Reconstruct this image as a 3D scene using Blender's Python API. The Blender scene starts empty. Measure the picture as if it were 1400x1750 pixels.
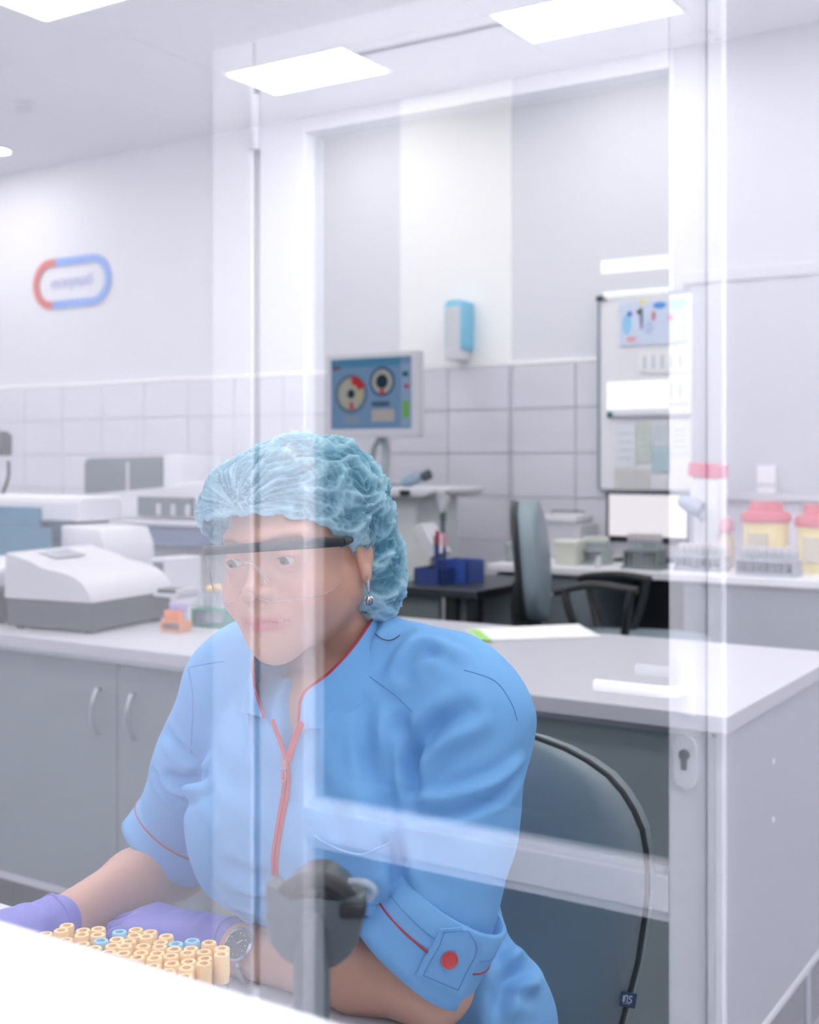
import bpy, bmesh, math, random
import numpy as np
from mathutils import Vector, Matrix, noise
from mathutils.bvhtree import BVHTree

random.seed(7)
rng = np.random.default_rng(7)
S = bpy.context.scene
C = S.collection
PI = math.pi

# ------------------------------------------------------------------ camera
CAMZ = 1.32
YAW = math.radians(32.5)
SN, CS = math.sin(YAW), math.cos(YAW)
FPX = 2100.0
cam_d = bpy.data.cameras.new('camera')
cam = bpy.data.objects.new('camera', cam_d)
C.objects.link(cam)
cam.location = (0, 0, CAMZ)
cam.rotation_euler = (PI/2, 0, YAW)
cam_d.sensor_fit = 'HORIZONTAL'
cam_d.sensor_width = 24.0
cam_d.lens = 36.0
cam_d.shift_y = -90.0/1400.0
cam_d.clip_start = 0.02
cam_d.dof.use_dof = True
cam_d.dof.focus_distance = 1.28
cam_d.dof.aperture_fstop = 5.0
S.camera = cam

# ------------------------------------------------------------------ world and exposure
w = bpy.data.worlds.new('world')
S.world = w
w.use_nodes = True
w.node_tree.nodes['Background'].inputs[0].default_value = (0.80, 0.86, 1.0, 1)
w.node_tree.nodes['Background'].inputs[1].default_value = 0.25
vs = S.view_settings
vs.view_transform = 'Standard'
vs.look = 'None'
vs.gamma = 1.0
vs.use_curve_mapping = False
vs.exposure = 0.0
ROOM_LIGHT = 14.0          # emission of the ceiling panels of the laboratory
CORRIDOR_LIGHT = 14.0      # emission of the ceiling panels of the corridor
CORRIDOR_FILL = 15.0        # emission of the added end window that brightens the corridor

# ------------------------------------------------------------------ helpers
def atY(px, py, Y):
    u = (px-700)/FPX; v = (785-py)/FPX
    d = Vector((CS*u-SN, SN*u+CS, v))
    t = Y/d.y
    return Vector((d.x*t, Y, CAMZ+v*t))
def atZ(px, py, Z):
    u = (px-700)/FPX; v = (785-py)/FPX
    t = (Z-CAMZ)/v
    return Vector(((CS*u-SN)*t, (SN*u+CS)*t, Z))
def atD(px, py, t):
    u = (px-700)/FPX; v = (785-py)/FPX
    return Vector(((CS*u-SN)*t, (SN*u+CS)*t, CAMZ+v*t))

def lin(c):
    out = []
    for x in c[:3]:
        x = x/255.0
        out.append(x/12.92 if x <= 0.04045 else ((x+0.055)/1.055)**2.4)
    return tuple(out)+(1.0,)

MATS = {}
def pm(name, rgb, rough=0.5, metal=0.0, var=0.05, scale=18.0, bump=0.0, bscale=200.0, spec=0.5, sss=0.0, coat=0.0, stretch=(1, 1, 1)):
    """procedural principled material: noise-varied base colour, noise bump"""
    if name in MATS: return MATS[name]
    m = bpy.data.materials.new(name); m.use_nodes = True
    nt = m.node_tree; N = nt.nodes; L = nt.links
    b = N['Principled BSDF']
    tc = N.new('ShaderNodeTexCoord')
    mp = N.new('ShaderNodeMapping'); mp.inputs['Scale'].default_value = stretch
    L.new(tc.outputs['Object'], mp.inputs['Vector'])
    n = N.new('ShaderNodeTexNoise'); n.inputs['Scale'].default_value = scale; n.inputs['Detail'].default_value = 4
    L.new(mp.outputs[0], n.inputs['Vector'])
    mx = N.new('ShaderNodeMix'); mx.data_type = 'RGBA'
    c = lin(rgb)
    mx.inputs[6].default_value = tuple(max(0, x*(1-var)) for x in c[:3])+(1,)
    mx.inputs[7].default_value = tuple(min(1, x*(1+var)) for x in c[:3])+(1,)
    L.new(n.outputs['Fac'], mx.inputs[0])
    L.new(mx.outputs[2], b.inputs['Base Color'])
    b.inputs['Roughness'].default_value = rough
    b.inputs['Metallic'].default_value = metal
    b.inputs['Specular IOR Level'].default_value = spec
    if coat: b.inputs['Coat Weight'].default_value = coat
    if sss:
        b.inputs['Subsurface Weight'].default_value = sss
        b.inputs['Subsurface Radius'].default_value = (0.012, 0.005, 0.003)
        b.inputs['Subsurface Scale'].default_value = 0.5
    if bump:
        n2 = N.new('ShaderNodeTexNoise'); n2.inputs['Scale'].default_value = bscale; n2.inputs['Detail'].default_value = 3
        L.new(mp.outputs[0], n2.inputs['Vector'])
        bp = N.new('ShaderNodeBump'); bp.inputs['Strength'].default_value = bump; bp.inputs['Distance'].default_value = 0.002
        L.new(n2.outputs['Fac'], bp.inputs['Height']); L.new(bp.outputs[0], b.inputs['Normal'])
    MATS[name] = m
    return m

def emit(name, rgb, strength):
    if name in MATS: return MATS[name]
    m = bpy.data.materials.new(name); m.use_nodes = True
    nt = m.node_tree; nt.nodes.clear()
    e = nt.nodes.new('ShaderNodeEmission'); o = nt.nodes.new('ShaderNodeOutputMaterial')
    e.inputs[0].default_value = lin(rgb); e.inputs[1].default_value = strength
    nt.links.new(e.outputs[0], o.inputs[0])
    MATS[name] = m
    return m

def clear_mat(name, tint, ior, rough=0.0, cloud=0.0, cloud_rgb=(220, 225, 235)):
    """thin clear sheet: transparent + fresnel mirror (+ a share of milky diffuse)"""
    if name in MATS: return MATS[name]
    m = bpy.data.materials.new(name); m.use_nodes = True
    nt = m.node_tree; N = nt.nodes; L = nt.links; N.clear()
    out = N.new('ShaderNodeOutputMaterial')
    t = N.new('ShaderNodeBsdfTransparent'); t.inputs[0].default_value = tuple(tint)+(1,)
    g = N.new('ShaderNodeBsdfGlossy'); g.inputs['Roughness'].default_value = rough
    r0 = ((ior-1)/(ior+1))**2
    lw = N.new('ShaderNodeLayerWeight'); lw.inputs[0].default_value = 0.5      # 'Facing' is the same for both faces
    pw = N.new('ShaderNodeMath'); pw.operation = 'POWER'; pw.inputs[1].default_value = 5.0
    f = N.new('ShaderNodeMath'); f.operation = 'MULTIPLY_ADD'; f.inputs[1].default_value = 1-r0; f.inputs[2].default_value = r0
    L.new(lw.outputs['Facing'], pw.inputs[0]); L.new(pw.outputs[0], f.inputs[0])
    mx = N.new('ShaderNodeMixShader')
    base = t.outputs[0]
    if cloud:
        d = N.new('ShaderNodeBsdfDiffuse'); d.inputs[0].default_value = lin(cloud_rgb)
        m2 = N.new('ShaderNodeMixShader'); m2.inputs[0].default_value = cloud
        L.new(t.outputs[0], m2.inputs[1]); L.new(d.outputs[0], m2.inputs[2]); base = m2.outputs[0]
    L.new(f.outputs[0], mx.inputs[0]); L.new(base, mx.inputs[1]); L.new(g.outputs[0], mx.inputs[2])
    L.new(mx.outputs[0], out.inputs[0])
    MATS[name] = m
    return m

WM = {}
def wm(o): return WM.get(o.name, Matrix.Identity(4))
def tag(o, label=None, cat=None, group=None, kind=None):
    if label: o['label'] = label
    if cat: o['category'] = cat
    if group: o['group'] = group
    if kind: o['kind'] = kind
    return o
def thing(name, loc, label, cat, group=None, rz=0.0):
    o = bpy.data.objects.new(name, None); C.objects.link(o)
    o.empty_display_size = 0.05
    o.location = loc; o.rotation_euler = (0, 0, rz)
    WM[o.name] = Matrix.Translation(Vector(loc)) @ Matrix.Rotation(rz, 4, 'Z')
    return tag(o, label, cat, group)
def link(name, me, m, parent=None, local=False):
    o = bpy.data.objects.new(name, me); C.objects.link(o)
    if m is not None: me.materials.append(m)
    if parent is not None:
        o.parent = parent
        if local: WM[o.name] = wm(parent)
        else:
            o.matrix_parent_inverse = wm(parent).inverted(); WM[o.name] = Matrix.Identity(4)
    return o
def obj(name, bm, m, parent=None, local=False, smooth=False, label=None):
    bmesh.ops.recalc_face_normals(bm, faces=bm.faces[:])
    me = bpy.data.meshes.new(name); bm.to_mesh(me); bm.free()
    if smooth:
        for p in me.polygons: p.use_smooth = True
        if smooth != 'all':
            try: me.set_sharp_from_angle(angle=math.radians(40))
            except Exception: pass
    o = link(name, me, m, parent, local)
    if label: o['label'] = label
    return o
def struct(name, bm, m, parent=None, smooth=False):
    o = obj(name, bm, m, parent, smooth=smooth)
    if parent is None: o['kind'] = 'structure'
    return o
def copy_tree(o, parent=None):
    c = o.copy(); C.objects.link(c); c.parent = parent
    for ch in o.children: copy_tree(ch, c)
    return c

def bx(bm, x0, x1, y0, y1, z0, z1, bev=0.0, seg=2, M=None):
    vs_ = [bm.verts.new((x, y, z)) for x in (x0, x1) for y in (y0, y1) for z in (z0, z1)]
    fs = [bm.faces.new([vs_[i] for i in f]) for f in ((0, 1, 3, 2), (4, 6, 7, 5), (0, 4, 5, 1), (2, 3, 7, 6), (0, 2, 6, 4), (1, 5, 7, 3))]
    if bev:
        es = list({e for f in fs for e in f.edges})
        r = bmesh.ops.bevel(bm, geom=es, offset=bev, segments=seg, profile=0.5, affect='EDGES')
        vs_ = list({v for f in r['faces'] for v in f.verts} | {v for v in vs_ if v.is_valid})
    if M is not None:
        bmesh.ops.transform(bm, matrix=M, verts=vs_)
    return bm
def box(*a, **k): return bx(bmesh.new(), *a, **k)
def lathe(bm, prof, n=24, M=None, cap=True, sx=1.0, sy=1.0):
    rings = []
    for r, z in prof:
        rings.append([bm.verts.new((r*math.cos(2*PI*i/n)*sx, r*math.sin(2*PI*i/n)*sy, z)) for i in range(n)])
    for a, b in zip(rings, rings[1:]):
        for i in range(n): bm.faces.new((a[i], a[(i+1) % n], b[(i+1) % n], b[i]))
    if cap:
        if prof[0][0] > 1e-6: bm.faces.new(rings[0][::-1])
        if prof[-1][0] > 1e-6: bm.faces.new(rings[-1])
    vv = [v for r in rings for v in r]
    if M is not None: bmesh.ops.transform(bm, matrix=M, verts=vv)
    return bm
def tube(bm, pts, r, n=10, closed=False, flat=1.0):
    """sweep a circle (radius r or list) along points"""
    pts = [Vector(p) for p in pts]
    k = len(pts); rs = r if isinstance(r, (list, tuple)) else [r]*k
    rings = []; up = None
    for i, p in enumerate(pts):
        a = pts[(i-1) % k] if (closed or i) else p
        b = pts[(i+1) % k] if (closed or i < k-1) else p
        t = (b-a).normalized()
        if up is None:
            up = Vector((0, 0, 1)) if abs(t.z) < 0.9 else Vector((1, 0, 0))
        s = t.cross(up).normalized(); up = s.cross(t).normalized()
        rings.append([bm.verts.new(p + s*math.cos(2*PI*j/n)*rs[i] + up*math.sin(2*PI*j/n)*rs[i]*flat) for j in range(n)])
    pr = list(zip(rings, rings[1:]))
    if closed: pr.append((rings[-1], rings[0]))
    for a, b in pr:
        for j in range(n): bm.faces.new((a[j], a[(j+1) % n], b[(j+1) % n], b[j]))
    if not closed:
        bm.faces.new(rings[0][::-1]); bm.faces.new(rings[-1])
    return bm
def smooth_path(pts, n=6):
    """Catmull-Rom through points"""
    P = [Vector(p) for p in pts]; out = []
    for i in range(len(P)-1):
        p0 = P[max(i-1, 0)]; p1 = P[i]; p2 = P[i+1]; p3 = P[min(i+2, len(P)-1)]
        for j in range(n):
            t = j/n
            out.append(0.5*((2*p1)+(p2-p0)*t+(2*p0-5*p1+4*p2-p3)*t*t+(3*p1-p0-3*p2+p3)*t**3))
    out.append(P[-1]); return out
def prism(bm, outline, thick, M=None, bev=0.0):
    """outline in XZ, extruded along +Y by thick"""
    a = [bm.verts.new((x, 0, z)) for x, z in outline]
    b = [bm.verts.new((x, thick, z)) for x, z in outline]
    fs = [bm.faces.new(a), bm.faces.new(b[::-1])]
    n = len(a)
    for i in range(n): fs.append(bm.faces.new((a[i], b[i], b[(i+1) % n], a[(i+1) % n])))
    vv = a+b
    if bev:
        es = list({e for f in fs for e in f.edges})
        r = bmesh.ops.bevel(bm, geom=es, offset=bev, segments=2, profile=0.5, affect='EDGES')
        vv = list({v for f in r['faces'] for v in f.verts} | {v for v in vv if v.is_valid})
    if M is not None: bmesh.ops.transform(bm, matrix=M, verts=vv)
    return bm
def rrect(x0, x1, z0, z1, r, n=6):
    out = []
    for cx, cz, a0 in ((x1-r, z1-r, 0), (x0+r, z1-r, 90), (x0+r, z0+r, 180), (x1-r, z0+r, 270)):
        for i in range(n+1):
            a = math.radians(a0+90*i/n); out.append((cx+r*math.cos(a), cz+r*math.sin(a)))
    return out
T = Matrix.Translation
def R(a, ax): return Matrix.Rotation(math.radians(a), 4, ax)
def text_obj(name, body, size, m, M, parent=None, extrude=0.0006, align='CENTER', xs=1.0):
    cu = bpy.data.curves.new(name, 'FONT'); cu.body = body; cu.size = size; cu.extrude = extrude
    cu.align_x = align; cu.align_y = 'CENTER'
    t = bpy.data.objects.new(name+'_tmp', cu); C.objects.link(t)
    dg = bpy.context.evaluated_depsgraph_get()
    me = bpy.data.meshes.new_from_object(t.evaluated_get(dg))
    bpy.data.objects.remove(t); bpy.data.curves.remove(cu)
    me.materials.clear()
    me.transform(M @ Matrix.Diagonal((xs, 1, 1, 1)))
    return link(name, me, m, parent)

# ------------------------------------------------------------------ the laboratory shell
GLASS_Y = 0.3
BACK = 4.68
CEIL = 2.95
XL, XR = -6.3, 0.9
wall_paint = pm('wall_paint', (218, 218, 226), 0.6, var=0.015, scale=3, bump=0.05, bscale=90)
grey_paint = pm('pale_grey_paint', (222, 224, 233), 0.6, var=0.015, scale=3, bump=0.05, bscale=90)
white_paint = pm('white_paint', (246, 246, 248), 0.55, var=0.01, scale=4, bump=0.04, bscale=90)
ceil_mat = pm('ceiling_board', (214, 214, 222), 0.8, var=0.02, scale=30, bump=0.1, bscale=160)
tile_mat = pm('wall_tile', (216, 216, 227), 0.18, var=0.02, scale=2.5, coat=0.2)
grout = pm('tile_grout', (182, 185, 198), 0.8, var=0.05)
floor_mat = pm('floor_vinyl', (150, 156, 166), 0.4, var=0.08, scale=12)
white_lam = pm('white_laminate', (226, 226, 233), 0.35, var=0.015, scale=6)
grey_lam = pm('grey_laminate', (127, 139, 145), 0.5, var=0.03, scale=60, bump=0.04, bscale=400)
grey_lam2 = pm('side_panel_laminate', (160, 164, 174), 0.5, var=0.03, scale=60, bump=0.04, bscale=400)
pvc = pm('white_pvc', (240, 240, 245), 0.3, var=0.008, scale=5)
plastic_w = pm('white_plastic', (208, 208, 217), 0.35, var=0.01, scale=5)
plastic_g = pm('light_grey_plastic', (196, 197, 206), 0.4, var=0.015, scale=5)
plastic_d = pm('dark_grey_plastic', (62, 72, 78), 0.45, var=0.05, scale=20, bump=0.05, bscale=500)
black = pm('black_plastic', (24, 30, 33), 0.45, var=0.05, scale=20)
chrome = pm('chrome', (205, 208, 214), 0.16, metal=1.0, var=0.03)
steel = pm('brushed_steel', (176, 182, 188), 0.3, metal=1.0, var=0.05)

struct('floor', box(XL, XR, GLASS_Y-0.05, BACK+0.1, -0.06, 0), floor_mat)
struct('wall_left', box(XL-0.1, XL, GLASS_Y-0.1, BACK+0.1, 0, CEIL), wall_paint)
struct('wall_right', box(XR, XR+0.1, GLASS_Y-0.1, BACK+0.1, 0, CEIL), wall_paint)
wb = struct('wall_back', box(XL-0.1, XR+0.1, BACK, BACK+0.12, 0, CEIL), wall_paint)

# recessed ceiling panel lights (one thing each)
LP = []
for Y0 in (0.62, 1.62, 2.78, 3.96):  # nearest row is added to light the person and desk
    for X0 in (-5.95, -4.72, -3.44, -2.165, -0.88, 0.10):  # leftmost column is added out of view to brighten the left wall
        if Y0 == 3.96 and X0 == -4.72: continue
        LP.append((X0-(0.14 if (Y0 == 2.78 and X0 == -3.44) else 0), Y0))
LW, LD = 0.60, 0.335
glow = emit('panel_glow', (255, 252, 247), ROOM_LIGHT)
for i, (X0, Y0) in enumerate(LP):
    if Y0 == 3.96 and X0 == -3.44: lab = 'lit ceiling panel light above the hinge side of the reflected door'
    elif Y0 == 3.96 and X0 == -2.165: lab = 'lit ceiling panel light nearest the top right, above the grey wall section'
    elif Y0 == 2.78 and X0 < -3.0 and X0 > -4: lab = 'lit ceiling panel light cut off by the top left corner'
    else: lab = 'lit ceiling panel light of the assumed laboratory grid, outside the picture'
    t = thing('ceiling_light', (X0+LW/2, Y0+LD/2, CEIL), lab, 'ceiling light', 'ceiling panel lights')
    f = bmesh.new()
    bx(f, X0-0.012, X0, Y0-0.012, Y0+LD+0.012, CEIL-0.006, CEIL+0.02); bx(f, X0+LW, X0+LW+0.012, Y0-0.012, Y0+LD+0.012, CEIL-0.006, CEIL+0.02)
    bx(f, X0, X0+LW, Y0-0.012, Y0, CEIL-0.006, CEIL+0.02); bx(f, X0, X0+LW, Y0+LD, Y0+LD+0.012, CEIL-0.006, CEIL+0.02)
    obj('frame', f, white_paint, t)
    d = bmesh.new(); prism(d, rrect(X0, X0+LW, Y0, Y0+LD, 0.015, 3), 0.004, M=Matrix(((1, 0, 0, 0), (0, 0, 1, 0), (0, 1, 0, CEIL-0.004), (0, 0, 0, 1))))
    obj('diffuser', d, glow, t)

# suspended ceiling: slab above, lay-in boards below with open joints
ce = struct('ceiling', box(XL-0.1, XR+0.1, GLASS_Y-0.05, BACK+0.1, CEIL+0.03, CEIL+0.12), ceil_mat)
tw, td = 0.638, 0.59
proto = None
k = 0
for ix in range(-2, 10):
    for iy in range(0, 8):
        x0 = -4.72-0.02+tw*ix-0.0; y0 = 0.45+td*iy-0.03
        x1 = min(x0+tw-0.003, XR); y1 = min(y0+td-0.003, BACK); x0 = max(x0, XL)
        if x1-x0 < 0.05 or y1-y0 < 0.05: continue
        bm = box(x0, x1, y0, y1, CEIL, CEIL+0.028)
        obj('ceiling_board', bm, ceil_mat, ce)

# wall tiles: one object per tile on the back wall, grout plane recessed behind
TT = 1.723
TW, TH = 0.3075, 0.188
gb = obj('grout_bed', box(XL, XR, BACK-0.004, BACK, 0, TT), grout, wb)
XJ = atY(768, 700, BACK).x
tile_me = None
for ix in range(-13, 12):
    for iz in range(0, 5):
        x0 = XJ+ix*TW; z1 = TT-iz*TH
        if x0 < -6.1 or x0 > -0.4: continue
        if tile_me is None:
            o = obj('wall_tile', box(-TW/2+0.0019, TW/2-0.0019, -0.004, 0.004, -TH/2+0.0019, TH/2-0.0019, bev=0.0012, seg=1), tile_mat, wb)
            tile_me = o.data
        else: o = link('wall_tile', tile_me, None, wb)
        o.location = (x0+TW/2, BACK-0.0085, z1-TH/2)
obj('tile_skirt', box(XL, XR, BACK-0.010, BACK-0.004, 0, TT-5*TH), tile_mat, wb)
tr = struct('trim_1', box(XL, XR, BACK-0.013, BACK, TT, TT+0.014, bev=0.002), white_paint)
# the white pillar strip and the pale grey fields beside it, above the tiles
xa, xb = atY(686, 400, BACK).x, atY(874, 400, BACK-0.012).x
pl = bmesh.new(); bx(pl, xa, xb, BACK-0.012, BACK, TT+0.014, CEIL, bev=0.004)
struct('wall_pillar', pl, white_paint)
cp = struct('trim_2', box(xb-0.004, xb+0.006, BACK-0.018, BACK, 0, TT, bev=0.002), pm('trim_grey', (196, 198, 210), 0.4))
# pale grey painted field left of the pillar and right of it
pf = bmesh.new(); bx(pf, atY(440, 400, BACK).x, xa, BACK-0.004, BACK, TT+0.014, CEIL)
obj('grey_field', pf, grey_paint, wb)
pf = bmesh.new(); bx(pf, xb, atY(1150, 400, BACK).x, BACK-0.004, BACK, TT+0.014, CEIL)
obj('grey_field', pf, grey_paint, wb)
pf = bmesh.new(); bx(pf, atY(1150, 400, BACK).x, XR, BACK-0.004, BACK, TT+0.014, CEIL)  # darker grey field on the right part of the wall
obj('grey_field', pf, pm('mid_grey_tone', (190, 192, 201), 0.6, var=0.015, scale=3), wb)

# window recess with roller blind on the right half of the back wall
wx0, wx1 = atY(1182, 600, BACK).x, 0.6
wz1, wz0 = atY(1300, 478, BACK).z, atY(1300, 842, BACK).z
win = tag(thing('window_1', (wx0, BACK, wz0), None, None), kind='structure')
fr = bmesh.new()
bx(fr, wx0-0.03, wx1+0.03, BACK-0.03, BACK, wz1, wz1+0.05, bev=0.004)
bx(fr, wx0-0.05, wx1+0.05, BACK-0.05, BACK, wz0-0.03, wz0, bev=0.004)
obj('window_frame', fr, MATS['mid_grey_tone'], win)
bl = bmesh.new()
n = 60
for i in range(n):
    xa_ = wx0+(wx1-wx0)*i/n; xb_ = wx0+(wx1-wx0)*(i+1)/n
    ya = BACK-0.022+0.003*math.sin(i*1.3); yb = BACK-0.022+0.003*math.sin((i+1)*1.3)
    v = [bl.verts.new(p) for p in ((xa_, ya, wz0+0.004), (xb_, yb, wz0+0.004), (xb_, yb, wz1), (xa_, ya, wz1))]
    bl.faces.new(v)
bmesh.ops.remove_doubles(bl, verts=bl.verts[:], dist=1e-5)
obj('roller_blind', bl, pm('blind_cloth', (184, 187, 197), 0.8, var=0.01, bump=0.1, bscale=300), win, smooth=True)

# front partition: wall under the pane, posts, and unseen parts that block corridor light
fw = bmesh.new()
bx(fw, XL, XR, GLASS_Y-0.03, GLASS_Y+0.03, 0, 0.70)
bx(fw, XL, XR, GLASS_Y-0.03, GLASS_Y+0.03, 1.66, CEIL)  # unseen upper panel, keeps corridor light off the person
bx(fw, XL, -3.2, GLASS_Y-0.03, GLASS_Y+0.03, 0.7, 1.66)
bx(fw, 0.02, XR, GLASS_Y-0.03, GLASS_Y+0.03, 0.7, 1.66)  # unseen right panel, blocks glow from the corridor's end
struct('wall_front_light_block', fw, pvc)
glass = clear_mat('partition_glass', (0.975, 0.98, 0.985), 2.35)
gp = struct('window_2', box(-3.2, 0.02, GLASS_Y-0.0, GLASS_Y+0.002, 0.7, 1.66), glass)

# ------------------------------------------------------------------ corridor in front of the pane (seen as a reflection)
DY = 2*GLASS_Y-1.85          # face of the reflected door wall
def vx(px, Yv=1.85): return atY(px, 785, Yv).x
cw = pm('corridor_wall', (212, 210, 216), 0.7, var=0.02, scale=4)
cw2 = pm('corridor_wall_white', (196, 194, 201), 0.7, var=0.02, scale=4)
CXL, CXR = -4.2, 1.6
dx0, dx1 = vx(444), vx(1207)         # door leaf
fx0, fx1 = vx(368), vx(1241)         # casing
DT = 2.06
wl = bmesh.new(); bx(wl, CXL, fx0, DY-0.12, DY, 0, CEIL); struct('wall_corridor_left', wl, cw)
wl = bmesh.new(); bx(wl, fx1, CXR, DY-0.12, DY, 0, CEIL); struct('wall_corridor_right', wl, cw2)
wl = bmesh.new(); bx(wl, fx0, fx1, DY-0.12, DY, DT+0.07, CEIL); struct('wall_corridor_top', wl, cw)
struct('floor_corridor', box(CXL, CXR, DY-2.3, GLASS_Y-0.05, -0.06, 0), floor_mat)
struct('ceiling_corridor', box(CXL-0.1, CXR+0.1, DY-0.12, GLASS_Y+0.05, CEIL, CEIL+0.1), white_paint)
struct('wall_corridor_end', box(CXL-0.1, CXL, DY-2.3, GLASS_Y-0.05, 0, CEIL), cw)
struct('wall_corridor_far', box(CXR, CXR+0.1, DY-2.3, GLASS_Y-0.05, 0, CEIL), cw2)
cglow = emit('corridor_glow', (255, 251, 248), CORRIDOR_LIGHT)
for X0 in (-2.5, -1.45, -0.4):
    t = thing('ceiling_light', (X0+0.3, -0.3, CEIL), 'lit ceiling panel light of the corridor outside the picture', 'ceiling light', 'corridor panel lights')
    obj('frame', box(X0-0.012, X0+0.612, -0.612, 0.012, CEIL-0.003, CEIL+0.0, ), white_paint, t)
    obj('diffuser', box(X0, X0+0.6, -0.6, 0.0, CEIL-0.008, CEIL-0.003), cglow, t)
dw = tag(thing('fill_window', (CXR, -0.45, 0.5), None, None), kind='structure')  # added unseen window, lights the reflected door evenly
fb = bmesh.new()
for y in (-1.22, -0.49, 0.19): bx(fb, CXR-0.03, CXR, y-0.02, y+0.02, 0.35, 2.5)
for z in (0.35, 2.5): bx(fb, CXR-0.03, CXR, -1.24, 0.21, z-0.03, z+0.03)
obj('window_frame', fb, pvc, dw)
for ya, yb2 in ((-1.20, -0.51), (-0.47, 0.17)): obj('window_pane', box(CXR-0.012, CXR-0.002, ya, yb2, 0.38, 2.47), emit('corridor_fill_glow', (248, 247, 255), CORRIDOR_FILL), dw)
# casing
dr = tag(thing('door_1', (dx0, DY, 0), None, None), kind='structure')
cs = bmesh.new()
bx(cs, fx0, dx0-0.011, DY-0.10, DY+0.012, 0, DT+0.07, bev=0.004)
bx(cs, dx1+0.004, fx1, DY-0.10, DY+0.012, 0, DT+0.07, bev=0.004)
bx(cs, dx0-0.004, dx1+0.004, DY-0.10, DY+0.012, DT+0.0015, DT+0.07, bev=0.002)
obj('door_casing', cs, pvc, dr)
obj('door_gap_shade', box(dx0-0.0108, dx0-0.0004, DY-0.03, DY+0.006, 0.01, DT), pm('gap_shade_grey', (132, 130, 132), 0.7), dr)  # grey strip paints the dark of the hinge-side gap
gx0, gx1 = vx(522), vx(1143)
ZT = 1.935
zr1, zr0 = 0.664, 0.605              # mid rail
lf = bmesh.new()
bx(lf, dx0, gx0, DY-0.06, DY+0.004, 0.01, DT, bev=0.004)
bx(lf, gx1, dx1, DY-0.06, DY+0.004, 0.01, DT, bev=0.004)
obj('stile', lf, pvc, dr)
lf = bmesh.new(); bx(lf, gx0, gx1, DY-0.06, DY+0.004, ZT, DT, bev=0.003); obj('top_rail', lf, pvc, dr)
lf = bmesh.new(); bx(lf, gx0, gx1, DY-0.06, DY+0.004, zr0, zr1, bev=0.003); bx(lf, gx0, gx1, DY-0.05, DY-0.008, zr1, zr1+0.012, bev=0.002); bx(lf, gx0, gx1, DY-0.05, DY-0.008, zr0-0.018, zr0, bev=0.002)
obj('mid_rail', lf, pvc, dr)
lf = bmesh.new(); bx(lf, gx0, gx1, DY-0.06, DY+0.004, 0.01, 0.14, bev=0.003); obj('bottom_rail', lf, pvc, dr)
dg_ = clear_mat('door_glass', (0.9, 0.92, 0.92), 1.22)
obj('upper_pane', box(gx0, gx1, DY-0.032, DY-0.026, zr1, ZT), dg_, dr)
obj('lower_pane', box(gx0, gx1, DY-0.032, DY-0.026, 0.14, zr0), dg_, dr)
hx = vx(1174)
for sgn, yb in ((1, DY+0.004), (-1, DY-0.06)):
    h = bmesh.new()
    hz = CAMZ-(1178-785)/FPX*1.90
    bx(h, hx-0.015, hx+0.015, min(yb, yb+sgn*0.008), max(yb, yb+sgn*0.008), hz-0.045, hz+0.045, bev=0.003)
    pth = smooth_path([(hx, yb, hz), (hx, yb+sgn*0.035, hz), (hx-0.012, yb+sgn*0.052, hz), (hx-0.05, yb+sgn*0.055, hz), (hx-0.13, yb+sgn*0.053, hz)], 6)
    tube(h, pth, 0.0095, 12)
    obj('door_handle', h, pvc, dr, smooth=True)
lz = hz-0.115
lk = bmesh.new(); prism(lk, rrect(hx-0.018, hx+0.018, lz-0.042, lz+0.042, 0.017, 6), 0.008, M=T((0, DY+0.004, 0)), bev=0.002)
o = obj('lock_plate', lk, pvc, dr)
ck = bmesh.new(); lathe(ck, [(0.0085, 0), (0.0085, 0.004), (0.007, 0.005)], 16, M=T((hx, DY+0.012, lz+0.012)) @ R(-90, 'X')); bx(ck, hx-0.0045, hx+0.0045, DY+0.012, DY+0.0155, lz-0.012, lz+0.012, bev=0.001)
obj('key_cylinder', ck, pm('dull_brass', (120, 118, 112), 0.4, metal=0.8), o)
for hz_ in (0.25, 1.97):
    hb = bmesh.new(); lathe(hb, [(0.009, -0.052), (0.0105, -0.05), (0.0105, 0.05), (0.009, 0.052)], 14, M=T((dx0-0.003, DY+0.014, hz_)))
    obj('hinge', hb, pvc, dr, smooth=True)
# storeroom behind the door, its dimness painted in dark colours, with one window and its blind
dk = pm('painted_dimness', (52, 56, 60), 0.9, var=0.03)
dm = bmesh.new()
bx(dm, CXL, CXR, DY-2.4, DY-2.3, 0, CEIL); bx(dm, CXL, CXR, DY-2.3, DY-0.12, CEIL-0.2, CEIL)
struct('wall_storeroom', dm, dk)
Yv = 2*GLASS_Y-(DY-2.3)
wn = tag(thing('window_3', (atY(1085, 600, Yv).x, DY-2.3, 1.4), None, None), kind='structure')
for k, (p0, p1, q0, q1) in enumerate(((1030, 1190, 432, 468), (1034, 1190, 488, 512), (1040, 1190, 648, 700))):
    a = atY(p0, q1, Yv); b = atY(p1, q0, Yv)
    obj('window_pane', box(a.x, b.x, DY-2.3, DY-2.285, a.z, b.z), emit('daylight_pane', (255, 252, 240), 3.0), wn)
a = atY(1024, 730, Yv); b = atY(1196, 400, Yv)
f = bmesh.new(); bx(f, a.x, b.x, DY-2.3, DY-2.294, a.z, b.z); obj('window_blind', f, pm('dim_blind', (90, 92, 96), 0.8), wn)

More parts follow.
